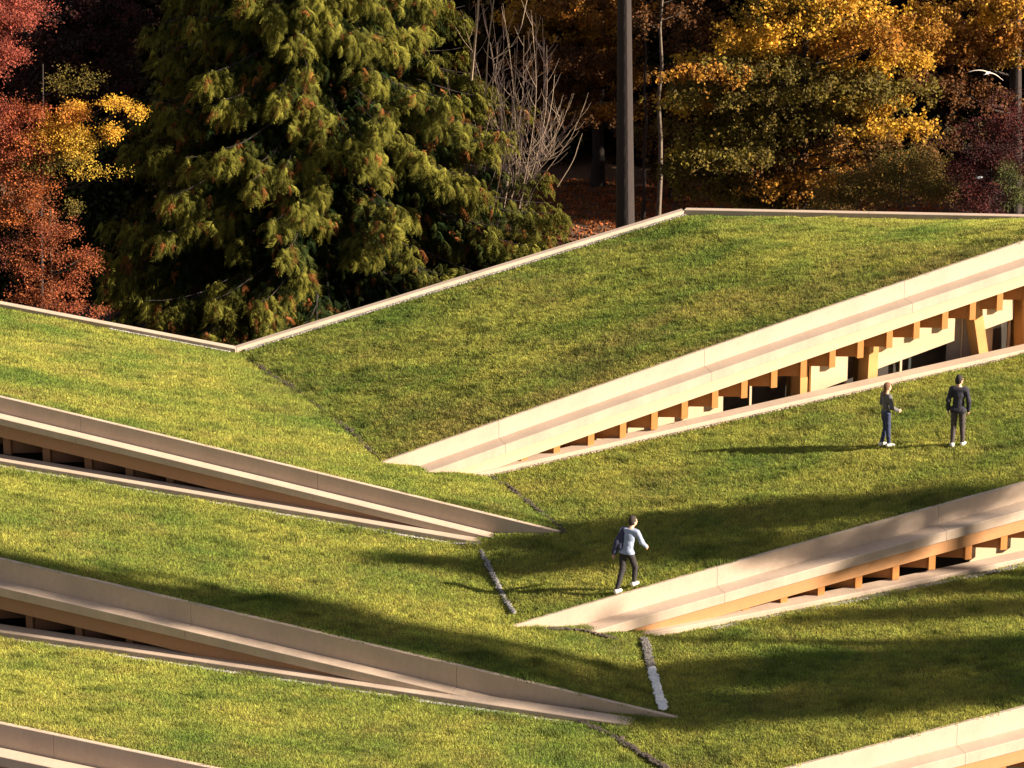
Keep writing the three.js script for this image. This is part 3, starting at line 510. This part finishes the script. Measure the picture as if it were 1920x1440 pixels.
// bare shrub of thin pale stems beside the conifer
{
  const z0 = -108, foot = ground(985, z0), t = tag(base('bare_shrub', [foot.x, foot.y, foot.z]), 'leafless shrub of thin pale upright stems between conifer and dark trunk', 'shrub'), gb = new GB(), pale_ = new GB();
  const L = (u, v, z) => atZ(u, v, z).sub(foot);
  const stem = (g, pts, r0, r1) => tube(new THREE.CatmullRomCurve3(pts).getPoints(9), Array.from({ length: 10 }, (_, k) => r0 + (r1 - r0) * k / 9), 4, g);
  for (let i = 0; i < 46; i++) {
    const f = Math.pow(rnd(), .8), u0 = 895 + rr(-20, 60) + f * 20, z = z0 + gauss() * 1.1, uT = 860 + f * 235 + gauss() * 22, vT = f > .75 ? rr(150, 290) : rr(-60, 170) + f * 90, sweep_ = f * 60;
    const p = [L(u0, 470 - rnd() * 60, z), L(u0 + sweep_ * .9 + rr(-8, 8), 350 - rnd() * 40, z), L((u0 + uT) / 2 + sweep_ * .75, (vT + 330) / 2, z + gauss() * .3), L(uT, vT, z + gauss() * .5)];
    const g = rnd() < .22 ? pale_ : gb; stem(g, p, rr(.009, .02), .003);
    const c = new THREE.CatmullRomCurve3(p);
    for (let k = 0; k < 8; k++) { const a = c.getPoint(rr(.3, .95)), d = V(rr(-.5, .75), rr(.3, 1), gauss() * .4).normalize(), l = rr(.3, 1.0); stem(g, [a, a.clone().addScaledVector(d, l * .5).add(V(0, -.03, 0)), a.clone().addScaledVector(d, l).add(V(0, .06, 0))], .008, .003); }
  }
  const big = (pts, r0, r1) => stem(pale_, pts.map(([u, v]) => L(u, v, z0 + .9)), r0, r1);
  big([[884, 150], [890, 90], [896, 20], [899, -40]], .05, .035); big([[908, 220], [912, 150], [915, 90], [926, 0]], .032, .018); big([[914, 164], [945, 105], [972, 65], [988, 0]], .022, .01); big([[960, 235], [966, 170], [965, 90]], .016, .008); big([[1045, 350], [1075, 300], [1085, 270], [1092, 250]], .016, .006); big([[990, 290], [1020, 250], [1035, 190], [1040, 140]], .016, .006);
  mesh('stems', gb.geo(), std([.085, .055, .048], { roughness: .9 }), t); mesh('stems', pale_.geo(), std([.33, .24, .17], { roughness: .9 }), t);
}
// far wood that reads as one dark mass
{
  const list = [];
  for (let k = 0; k < 34000; k++) { const z = rr(-150, -129), x = rr(-24, 26), y = hill(x, z) + (rnd() < .35 ? 4 * rnd() : 13 * Math.pow(rnd(), .8)); if (n3(x * .4, y * .4, z * .4) < -.25) continue; const v = rr(.5, 1.4), h = n3(x * .25, 5, z * .2 + y * .2); const c = mixc([.016, .019, .008], [.035, .014, .007], clamp(.5 + 1.5 * h)); list.push({ p: V(x, y, z), s: rr(.7, 1.3), q: qRand(), c: [c[0] * v, c[1] * v, c[2] * v] }); }
  tag(scatter('woodland', CL.huge, M.leaf, list, scene), 'dark mass of distant woodland behind all the coloured trees', 'woodland', null, 'stuff');
}
// fallen leaves on the ground beyond the roofs
{
  const list = [], g = leafCluster(7, .22, .1, .05, 0);
  for (let k = 0; k < 9000; k++) { const z = rr(-127, -106), x = rr(-6, 16); if (n3(x * .3, 2, z * .4) < -.1 && z > -116) continue; const v = rr(.5, 1.3), c = rnd() < .6 ? [.30, .08, .025] : [.20, .08, .028]; list.push({ p: V(x, hill(x, z) + .03, z), s: rr(.6, 1.2), turn: rnd() * 6.28, c: [c[0] * v, c[1] * v, c[2] * v] }); }
  tag(scatter('fallen_leaves', g, M.leaf, list, scene), 'orange brown fallen leaves on the ground beyond the parapet', 'fallen leaves', null, 'stuff');
}
// trees outside the picture on the right: they throw the long shadows
const shadow = (u, v, R, len, wid, dist) => { // a bough that shades the roof R round (u, v): len and wid in metres on the roof
  const d = ray(u, v); let a = 55, b = 125; const o = V(0, CAM_Y, 0), W = WING[R.w];
  const gap = (k) => { const p = o.clone().addScaledVector(d, k), q = W.n.dot(p), s = W.u.dot(p), qb = R.back.q(s), t = (q - qb) / (R.front.q(s) - qb); return p.y - (R.back.y(s) + (R.front.y(s) - R.back.y(s)) * t); };
  for (let k = 0; k < 50; k++) { const m = (a + b) / 2; gap(m) > 0 ? a = m : b = m; }
  return [o.addScaledVector(d, a).addScaledVector(SUN, dist), [len, .32, wid], Math.round(len * wid * 58 + 30), [.05, .06, .015], .3];
};
const { R2: r2, R3: r3, L2: l2 } = ROOF;
const shade = [
  [[1450, 962, r2, 3.3, 0.5, 46], [1640, 950, r2, 1.84, 0.44, 46], [1280, 990, r2, 2.39, 0.44, 47], [1150, 1040, r2, 2.39, 0.28, 48], [1090, 1010, r2, 1.10, 0.37, 48], [1380, 1032, r2, 1.2, 0.16, 45], [1760, 985, r2, 1.29, 0.41, 44], [1750, 935, r2, 0.74, 0.18, 44], [820, 1054, l2, 1.47, 0.12, 51], [1000, 1060, r2, 0.92, 0.22, 50]],
  [[1750, 1235, r3, 2.58, 0.63, 43], [1500, 1250, r3, 2.76, 0.63, 44], [1300, 1270, r3, 2.02, 0.50, 45], [1650, 1310, r3, 2.94, 0.57, 43], [1400, 1330, r3, 2.76, 0.47, 44], [1850, 1290, r3, 1.84, 0.57, 42], [1700, 1150, r3, 2.39, 0.18, 46], [1860, 1100, r3, 1.66, 0.22, 46], [1860, 1215, r3, 1.38, 0.31, 42]],
  [[1130, 1289, l2, 2.02, 0.37, 52], [960, 1249, l2, 2.02, 0.29, 53], [800, 1209, l2, 2.02, 0.25, 54], [640, 1174, l2, 2.02, 0.20, 55], [460, 1139, l2, 2.02, 0.17, 56], [290, 1106, l2, 2.02, 0.14, 57], [110, 1069, l2, 2.02, 0.14, 58], [-80, 1034, l2, 2.02, 0.14, 59], [560, 1132, l2, 1.29, 0.07, 55], [1180, 1324, l2, 1.10, 0.25, 50]],
];
[['leaning over from beyond the right edge, shading the walkers’ roof', 46], ['with wide low boughs beyond the right edge, shading the lowest right roof', 44], ['standing farthest beyond the right edge, shading the middle left roof', 54]].forEach(([lab, x], i) => {
  const pads = shade[i].map((a) => shadow(...a)), c = pads.reduce((s, p) => s.add(p[0]), V(0, 0, 0)).multiplyScalar(1 / pads.length), foot = V(c.x, GY, c.z - 1.5);
  tree({ name: 'shade_tree', label: 'tall broadleaf tree ' + lab, foot, top: V(c.x, c.y + 3, c.z - 1), r: .45, pads, cluster: 'big', gap: -.28, twigs: 2, from: .6 });
});
[[25, -117, 'nearest'], [27, -122, 'second'], [26, -127, 'third'], [29, -133, 'farthest']].forEach(([x, z, w], i) => {
  tree({ name: 'evergreen', label: `tall dark evergreen beyond the right edge, ${w} of four in a row`, foot: V(x, hill(x, z), z), top: V(x, 27, z), r: .4, mat: M.barkDark, cluster: 'huge', leafMat: M.leaf, gap: -.5, twigs: 0, from: .05, pads: Array.from({ length: 9 }, (_, k) => { const h = k / 8; return [V(x + gauss() * .4, .5 + h * 25, z + gauss() * .4), [3.6 - h * 2.2, 1.9, 3.4 - h * 2], Math.round(150 - h * 80), [.018, .026, .01], .4]; }) });
});

// ------------------------------------------------------------------ people
function surfaceNets(f, lo, hi, h) { // smooth surface where f = 0 (negative inside)
  const nx = Math.ceil((hi.x - lo.x) / h) + 1, ny = Math.ceil((hi.y - lo.y) / h) + 1, nz = Math.ceil((hi.z - lo.z) / h) + 1, val_ = new Float32Array(nx * ny * nz), id = (i, j, k) => (k * ny + j) * nx + i;
  for (let k = 0; k < nz; k++) for (let j = 0; j < ny; j++) for (let i = 0; i < nx; i++) val_[id(i, j, k)] = f(lo.x + i * h, lo.y + j * h, lo.z + k * h);
  const pos = [], cell = new Int32Array(nx * ny * nz).fill(-1), idx = [], C8 = [[0, 0, 0], [1, 0, 0], [0, 1, 0], [1, 1, 0], [0, 0, 1], [1, 0, 1], [0, 1, 1], [1, 1, 1]], E12 = [[0, 1], [2, 3], [4, 5], [6, 7], [0, 2], [1, 3], [4, 6], [5, 7], [0, 4], [1, 5], [2, 6], [3, 7]];
  for (let k = 0; k < nz - 1; k++) for (let j = 0; j < ny - 1; j++) for (let i = 0; i < nx - 1; i++) {
    const v = C8.map((c) => val_[id(i + c[0], j + c[1], k + c[2])]); let m = 0; for (let q = 0; q < 8; q++) if (v[q] < 0) m++;
    if (m === 0 || m === 8) continue;
    let x = 0, y = 0, z = 0, n = 0;
    for (const [a, b] of E12) if ((v[a] < 0) !== (v[b] < 0)) { const t = v[a] / (v[a] - v[b]); x += C8[a][0] + (C8[b][0] - C8[a][0]) * t; y += C8[a][1] + (C8[b][1] - C8[a][1]) * t; z += C8[a][2] + (C8[b][2] - C8[a][2]) * t; n++; }
    cell[id(i, j, k)] = pos.length / 3; pos.push(lo.x + (i + x / n) * h, lo.y + (j + y / n) * h, lo.z + (k + z / n) * h);
  }
  const put = (a, b, c, d, flip) => { if (a < 0 || b < 0 || c < 0 || d < 0) return; flip ? idx.push(a, c, b, a, d, c) : idx.push(a, b, c, a, c, d); };
  for (let k = 1; k < nz - 1; k++) for (let j = 1; j < ny - 1; j++) for (let i = 1; i < nx - 1; i++) {
    const s = val_[id(i, j, k)] < 0;
    if (s !== (val_[id(i + 1, j, k)] < 0)) put(cell[id(i, j - 1, k - 1)], cell[id(i, j, k - 1)], cell[id(i, j, k)], cell[id(i, j - 1, k)], !s);
    if (s !== (val_[id(i, j + 1, k)] < 0)) put(cell[id(i - 1, j, k - 1)], cell[id(i, j, k - 1)], cell[id(i, j, k)], cell[id(i - 1, j, k)], s);
    if (s !== (val_[id(i, j, k + 1)] < 0)) put(cell[id(i - 1, j - 1, k)], cell[id(i, j - 1, k)], cell[id(i, j, k)], cell[id(i - 1, j, k)], !s);
  }
  const g = new THREE.BufferGeometry(); g.setAttribute('position', new THREE.Float32BufferAttribute(pos, 3)); g.setIndex(idx); g.computeVertexNormals(); return g;
}
const cap = (a, b, ra, rb, sz = 1) => (x, y, z) => { // tapered capsule; sz < 1 flattens it front to back
  const bx = b[0] - a[0], by = b[1] - a[1], bz = (b[2] - a[2]) / sz, px = x - a[0], py = y - a[1], pz = (z - a[2]) / sz, t = clamp((px * bx + py * by + pz * bz) / (bx * bx + by * by + bz * bz + 1e-9));
  return (Math.hypot(px - bx * t, py - by * t, pz - bz * t) - (ra + (rb - ra) * t)) * (sz < 1 ? (1 + sz) / 2 : 1);
};
const ell = (c, r) => (x, y, z) => { const k = Math.hypot((x - c[0]) / r[0], (y - c[1]) / r[1], (z - c[2]) / r[2]); return (k - 1) * Math.min(...r); };
const join = (fs, k = .03) => (x, y, z) => { let d = fs[0](x, y, z); for (let i = 1; i < fs.length; i++) { const e = fs[i](x, y, z), h = clamp(.5 + .5 * (e - d) / k); d = e + (d - e) * h - k * h * (1 - h); } return d; };
const cut = (f, ...pl) => (x, y, z) => Math.max(f(x, y, z), ...pl.map(([nx, ny, nz, d]) => nx * x + ny * y + nz * z - d));
const lerp3 = (a, b, t) => [a[0] + (b[0] - a[0]) * t, a[1] + (b[1] - a[1]) * t, a[2] + (b[2] - a[2]) * t];
const cloth = (c) => std(c, { roughness: .9 }), SKIN = std([.52, .30, .20], { roughness: .6 });
function boxOf(pts, m) { const lo = V(9, 9, 9), hi = V(-9, -9, -9); for (const p of pts) { const v = V(...p); lo.min(v); hi.max(v); } return [lo.addScalar(-m), hi.addScalar(m)]; }
function onRoof(u, v, R) { const d = ray(u, v), o = V(0, CAM_Y, 0), W = WING[R.w]; let a = 55, b = 125; const gap = (k) => { const p = o.clone().addScaledVector(d, k), q = W.n.dot(p), s = W.u.dot(p), qb = R.back.q(s), t = (q - qb) / (R.front.q(s) - qb); return p.y - (R.back.y(s) + (R.front.y(s) - R.back.y(s)) * t); }; for (let k = 0; k < 50; k++) { const m = (a + b) / 2; gap(m) > 0 ? a = m : b = m; } return o.addScaledVector(d, a); }
// J: joints in metres, x to the person's left, y up, z forward
function person(label, foot, turn, k, J, o) {
  const t = tag(base('person', [foot.x, foot.y, foot.z], turn), label, 'person'); t.scale.setScalar(k);
  const all = Object.values(J), sh = lerp3(J.shL, J.shR, .5), hp = lerp3(J.hipL, J.hipR, .5), ws = lerp3(hp, sh, .38), ch = lerp3(hp, sh, .72), sw = o.slim ?? 1;
  const hd = J.head, hx = o.look ?? 0, ca = Math.cos(hx), sa = Math.sin(hx), H = (x, y, z) => [hd[0] + x * ca + z * sa, hd[1] + y, hd[2] - x * sa + z * ca];   // a point of the head, turned
  const torso = (e) => [cap(hp, ws, .125 * sw + e, .115 * sw + e, .72), cap(ws, ch, .115 * sw + e, .14 * sw + e, .68), cap(lerp3(sh, J.shL, .62), lerp3(sh, J.shR, .62), .085 + e, .085 + e, .85), cap(ch, sh, .135 * sw + e, .10 + e, .7)];
  const arm = (S, e) => [cap(J['sh' + S], J['el' + S], .056 * sw + e, .043 + e), cap(J['el' + S], J['wr' + S], .044 + e, .03 + e)];
  const leg = (S, e) => [cap(J['hip' + S], J['kn' + S], .088 * sw + e, .056 + e), cap(J['kn' + S], J['an' + S], .057 + e, .038 + e)];
  const footF = (S, e) => [cap(J['an' + S], J['he' + S], .036 + e, .034 + e), cap(J['he' + S], J['to' + S], .036 + e, .028 + e)];
  const neck = cap(sh, H(0, -.06, -.015), .06, .052);
  // one continuous body, its head and hands on finer grids
  const bodyF = join([...torso(-.012), ...arm('L', -.006), ...arm('R', -.006), ...leg('L', -.006), ...leg('R', -.006), ...footF('L', -.004), ...footF('R', -.004), neck], .03);
  const geos = [surfaceNets(bodyF, ...boxOf(all.filter((p) => p !== hd), .17), .014)];
  const headF = join([ell(H(0, .03, -.01), [.076, .10, .096]), ell(H(0, -.045, .025), [.056, .068, .066]), cap(H(0, .015, .085), H(0, -.025, .104), .011, .016), ell(H(.078, -.005, -.005), [.012, .032, .02]), ell(H(-.078, -.005, -.005), [.012, .032, .02]), cap(H(-.02, -.06, .082), H(.02, -.06, .082), .009, .009), cap(H(-.035, .03, .078), H(.035, .03, .078), .012, .012), cap(H(0, -.08, -.02), lerp3(sh, H(0, -.06, -.015), .4), .052, .055)], .014);
  geos.push(surfaceNets(headF, ...boxOf([hd], .2), .006));
  for (const S of 'LR') { // palm, four fingers of their own length and a thumb, slightly curled
    const w = V(...J['wr' + S]), d = w.clone().sub(V(...J['el' + S])).normalize(), fwd = V(0, 0, 1).addScaledVector(d, -d.z).normalize(), inn = d.clone().cross(fwd).multiplyScalar(S === 'L' ? 1 : -1), at = (l, f, i) => w.clone().addScaledVector(d, l).addScaledVector(fwd, f).addScaledVector(inn, i).toArray(), fs = [cap(w.toArray(), at(.04, 0, 0), .026, .03), cap(at(.045, -.022, 0), at(.085, -.03, .004), .018, .015), cap(at(.045, .02, 0), at(.088, .028, .004), .018, .015)];
    [[.03, .07], [.011, .08], [-.009, .074], [-.028, .058]].forEach(([f, l]) => { fs.push(cap(at(.08, f, .004), at(.08 + l * .5, f * 1.1, .012), .0095, .0088), cap(at(.08 + l * .5, f * 1.1, .012), at(.08 + l * .92, f * 1.05, .034), .0088, .0072)); });
    fs.push(cap(at(.028, .028, .006), at(.062, .055, .018), .013, .0105), cap(at(.062, .055, .018), at(.09, .058, .03), .0105, .008));
    geos.push(surfaceNets(join(fs, .006), ...boxOf([at(.08, 0, 0)], .11), .0045));
  }
  const body = mesh('body', mergeGeometries(geos), SKIN, t);
  for (const s of [-1, 1]) { const e = mesh('eye', new THREE.SphereGeometry(.011, 10, 8), M.dark, body); e.position.set(...H(s * .032, .012, .083)); }
  const lips = mesh('mouth', new THREE.SphereGeometry(1, 10, 8), std([.35, .12, .1]), body); lips.scale.set(.024, .007, .006); lips.position.set(...H(0, -.06, .09)); lips.rotation.y = hx;
  // clothes
  const hem = o.hem ?? hp[1] - .08;
  const fold = (f, a = .007) => (x, y, z) => f(x, y, z) + a * n3(x * 11 + J.head[2] * 40, y * 17 + x * 8, z * 11) + a * .5 * n3(x * 30, y * 34, z * 30);
  const top = cut(fold(join([...torso(.016), ...arm('L', .014), ...arm('R', .014), ...(o.wide ? [cap([hp[0], hp[1] - .05, hp[2]], ws, .145 * sw, .14 * sw, .75), cap([J.hipL[0], J.hipL[1] - .02, J.hipL[2]], [J.hipR[0], J.hipR[1] - .02, J.hipR[2]], .125 * sw, .125 * sw, .95)] : [])], .035)), [0, -1, 0, -hem], [0, 1, 0, sh[1] + .075]);
  mesh(o.topName, surfaceNets(top, ...boxOf([J.shL, J.shR, J.elL, J.elR, J.wrL, J.wrR, hp], .17), .012), o.top, t);
  if (o.under) mesh('shirt', surfaceNets(cut(cap([hp[0], hp[1] - .05, hp[2] + .03], [ws[0], ws[1], ws[2] + .02], .15 * sw, .135 * sw, .72), [0, -1, 0, -(hem - .07)], [0, 1, 0, hem + .12], [0, 0, -1, -.02]), ...boxOf([hp, ws], .25), .012), o.under, t);
  const pant = cut(fold(join([cap(lerp3(J.hipL, J.hipR, .1), lerp3(J.hipL, J.hipR, .9), .10 * sw, .10 * sw, .95), cap(hp, lerp3(hp, ws, .4), .135 * sw, .13 * sw, .75), ...leg('L', .012), ...leg('R', .012)], .02)), [0, 1, 0, hp[1] + .09]);
  mesh('trousers', surfaceNets(pant, ...boxOf([J.hipL, J.hipR, J.knL, J.knR, J.anL, J.anR], .16), .012), o.pants, t);
  for (const S of 'LR') mesh('shoe', surfaceNets(cut(join([...footF(S, .014)], .03), [0, 1, 0, J['an' + S][1] + .02]), ...boxOf([J['an' + S], J['he' + S], J['to' + S]], .08), .009), o.shoes, t);
  const hairF = cut(join([ell(H(0, .042, -.018), [.088, .108, .108]), ...(o.long ? [cap(H(0, .0, -.06), H(.01, -.24, -.085), .075, .06, .7), cap(H(0, -.2, -.085), H(.01, -.36, -.075), .06, .03, .7)] : [ell(H(0, -.01, -.045), [.078, .085, .07])])], .03));
  const face = (x, y, z) => { const lx = (x - hd[0]) * ca - (z - hd[2]) * sa, ly = y - hd[1], lz = (x - hd[0]) * sa + (z - hd[2]) * ca; return Math.min(lz - .035 + Math.max(0, .07 - ly) * .0, .075 - ly + lx * lx * 4); };
  mesh('hair', surfaceNets((x, y, z) => Math.max(hairF(x, y, z), face(x, y, z)), ...boxOf([hd, ...(o.long ? [H(0, -.4, -.08)] : [])], .2), .008), o.hair, t);
  if (o.drape) mesh('draped_jacket', surfaceNets(join([cap(lerp3(J.shL, sh, .25), J.elL, .088, .082), cap(J.elL, J.wrL, .08, .066), cap(lerp3(sh, J.shL, .8), [hp[0] + .13, hp[1] + .12, hp[2] - .08], .075, .06)], .03), ...boxOf([J.shL, J.elL, J.wrL, hp], .2), .012), o.drape, t);
  return t;
}
{ // man striding up the roof edge, seen from behind and his right
  const f = onRoof(1174, 1107, ROOF.R2);
  person('person in pale blue top striding beside the concrete edge, dark jacket over one arm', f, 2.45, 1.0, { hipL: [.085, .93, -.01], hipR: [-.085, .94, .02], knL: [.075, .50, -.06], anL: [.06, .085, -.27], heL: [.06, .05, -.31], toL: [.06, .03, -.13], knR: [-.10, .55, .20], anR: [-.11, .19, .15], heR: [-.11, .15, .11], toR: [-.11, .135, .29], shL: [.19, 1.42, .10], shR: [-.19, 1.42, .16], elL: [.23, 1.15, -.06], wrL: [.25, .92, -.14], elR: [-.24, 1.18, .26], wrR: [-.22, 1.01, .45], head: [0, 1.63, .24] },
    { topName: 'jacket', top: cloth([.23, .27, .38]), under: cloth([.75, .72, .68]), pants: cloth([.022, .018, .02]), shoes: cloth([.5, .47, .44]), hair: cloth([.025, .017, .014]), wide: true, slim: .92, drape: cloth([.025, .027, .06]), look: -.35, hem: .92 });
}
{ // woman with long hair, facing right, forearms forward
  const f = onRoof(1659, 836, ROOF.R2);
  person('person with long brown hair, grey sweater and blue jeans, facing right', f, 2.0, .935, { hipL: [.085, .93, 0], hipR: [-.085, .93, 0], knL: [.085, .50, .06], anL: [.075, .085, -.06], heL: [.075, .045, -.10], toL: [.085, .03, .08], knR: [-.085, .50, .03], anR: [-.10, .085, .06], heR: [-.10, .045, .02], toR: [-.12, .03, .20], shL: [.17, 1.41, -.01], shR: [-.17, 1.41, 0], elL: [.24, 1.14, .0], wrL: [.17, 1.04, .20], elR: [-.24, 1.14, .03], wrR: [-.20, 1.02, .25], head: [0, 1.635, .03] },
    { topName: 'sweater', top: cloth([.09, .085, .09]), pants: cloth([.022, .03, .075]), shoes: cloth([.5, .48, .44]), hair: cloth([.13, .06, .03]), long: true, slim: .9, hem: .93 });
}
{ // man in a navy jacket seen from behind
  const f = onRoof(1794, 836, ROOF.R2);
  person('person in navy jacket and dark grey trousers standing with back turned, rightmost on the roof', f, 2.95, 1.02, { hipL: [.09, .94, 0], hipR: [-.09, .94, 0], knL: [.10, .50, .05], anL: [.11, .085, -.05], heL: [.11, .045, -.09], toL: [.14, .03, .10], knR: [-.11, .50, .05], anR: [-.13, .085, .04], heR: [-.13, .045, .0], toR: [-.19, .03, .17], shL: [.18, 1.44, 0], shR: [-.18, 1.44, 0], elL: [.245, 1.16, -.03], wrL: [.25, .90, .06], elR: [-.245, 1.16, -.03], wrR: [-.24, .90, .06], head: [0, 1.665, .02] },
    { topName: 'jacket', top: cloth([.018, .016, .026]), pants: cloth([.055, .042, .042]), shoes: cloth([.5, .47, .43]), hair: cloth([.02, .013, .012]), wide: true, slim: .9, look: -.75, hem: .84 });
}
// ------------------------------------------------------------------ a white bird gliding past the trees, and a pale stone in the shrubs
{
  const z = -105, c = atZ(1853, 137, z), t = tag(base('bird', [c.x, c.y, c.z]), 'white bird gliding on arched wings before the dark trees, top right', 'bird');
  const prof = [[0, -.2], [.018, -.17], [.04, -.08], [.045, 0], [.036, .08], [.03, .12], [.026, .15], [.012, .18], [0, .185]].map(([r, y]) => new THREE.Vector2(r, y)), bg = new THREE.LatheGeometry(prof, 14); bg.rotateX(Math.PI / 2 + .1); mesh('body', bg, cloth([.55, .52, .5]), t).rotation.y = 2.6;
  const wing = (pts) => { const gb = new GB(), cv = new THREE.CatmullRomCurve3(pts.map(([u, v]) => atZ(u, v, z).sub(c))), n = 14, rows = []; for (let k = 0; k <= n; k++) { const q = k / n, p = cv.getPoint(q), ch = .085 * Math.pow(1 - q, .5) + .012, th = .028 * (1 - q * .75); rows.push([gb.vert(p.clone().add(V(0, .0, -ch))), gb.vert(p.clone().add(V(0, th, -.02))), gb.vert(p.clone().add(V(0, th * .3, ch * .7))), gb.vert(p.clone().add(V(0, -th * .8, 0)))]); } for (let k = 0; k < n; k++) for (let j = 0; j < 4; j++) { const j2 = (j + 1) % 4; gb.i.push(rows[k][j], rows[k + 1][j], rows[k + 1][j2], rows[k][j], rows[k + 1][j2], rows[k][j2]); } return gb.geo(); };
  mesh('wing', wing([[1854, 137], [1848, 134], [1838, 132], [1827, 132.5], [1816, 135]]), cloth([.5, .42, .36]), t); mesh('wing', wing([[1854, 137], [1861, 138], [1868, 141], [1875, 146], [1881, 151]]), cloth([.5, .42, .36]), t);
  const tail = new THREE.ConeGeometry(.05, .12, 6); tail.scale(1, 1, .25); tail.rotateX(-Math.PI / 2); const tm = mesh('tail', tail, cloth([.6, .57, .55]), t); tm.rotation.y = 2.6 + Math.PI; tm.position.set(-.11, 0, .18);
  const s = atZ(1837, 333, -101.6), st = tag(mesh('pale_rock', stoneGeos[1], std([.42, .42, .45]), scene), 'small pale rock glimpsed among the dark shrubs at the right edge', 'rock'); st.position.copy(s); st.scale.set(.1, .05, .08); st.rotation.y = .5;
}

renderer.render(scene, camera);
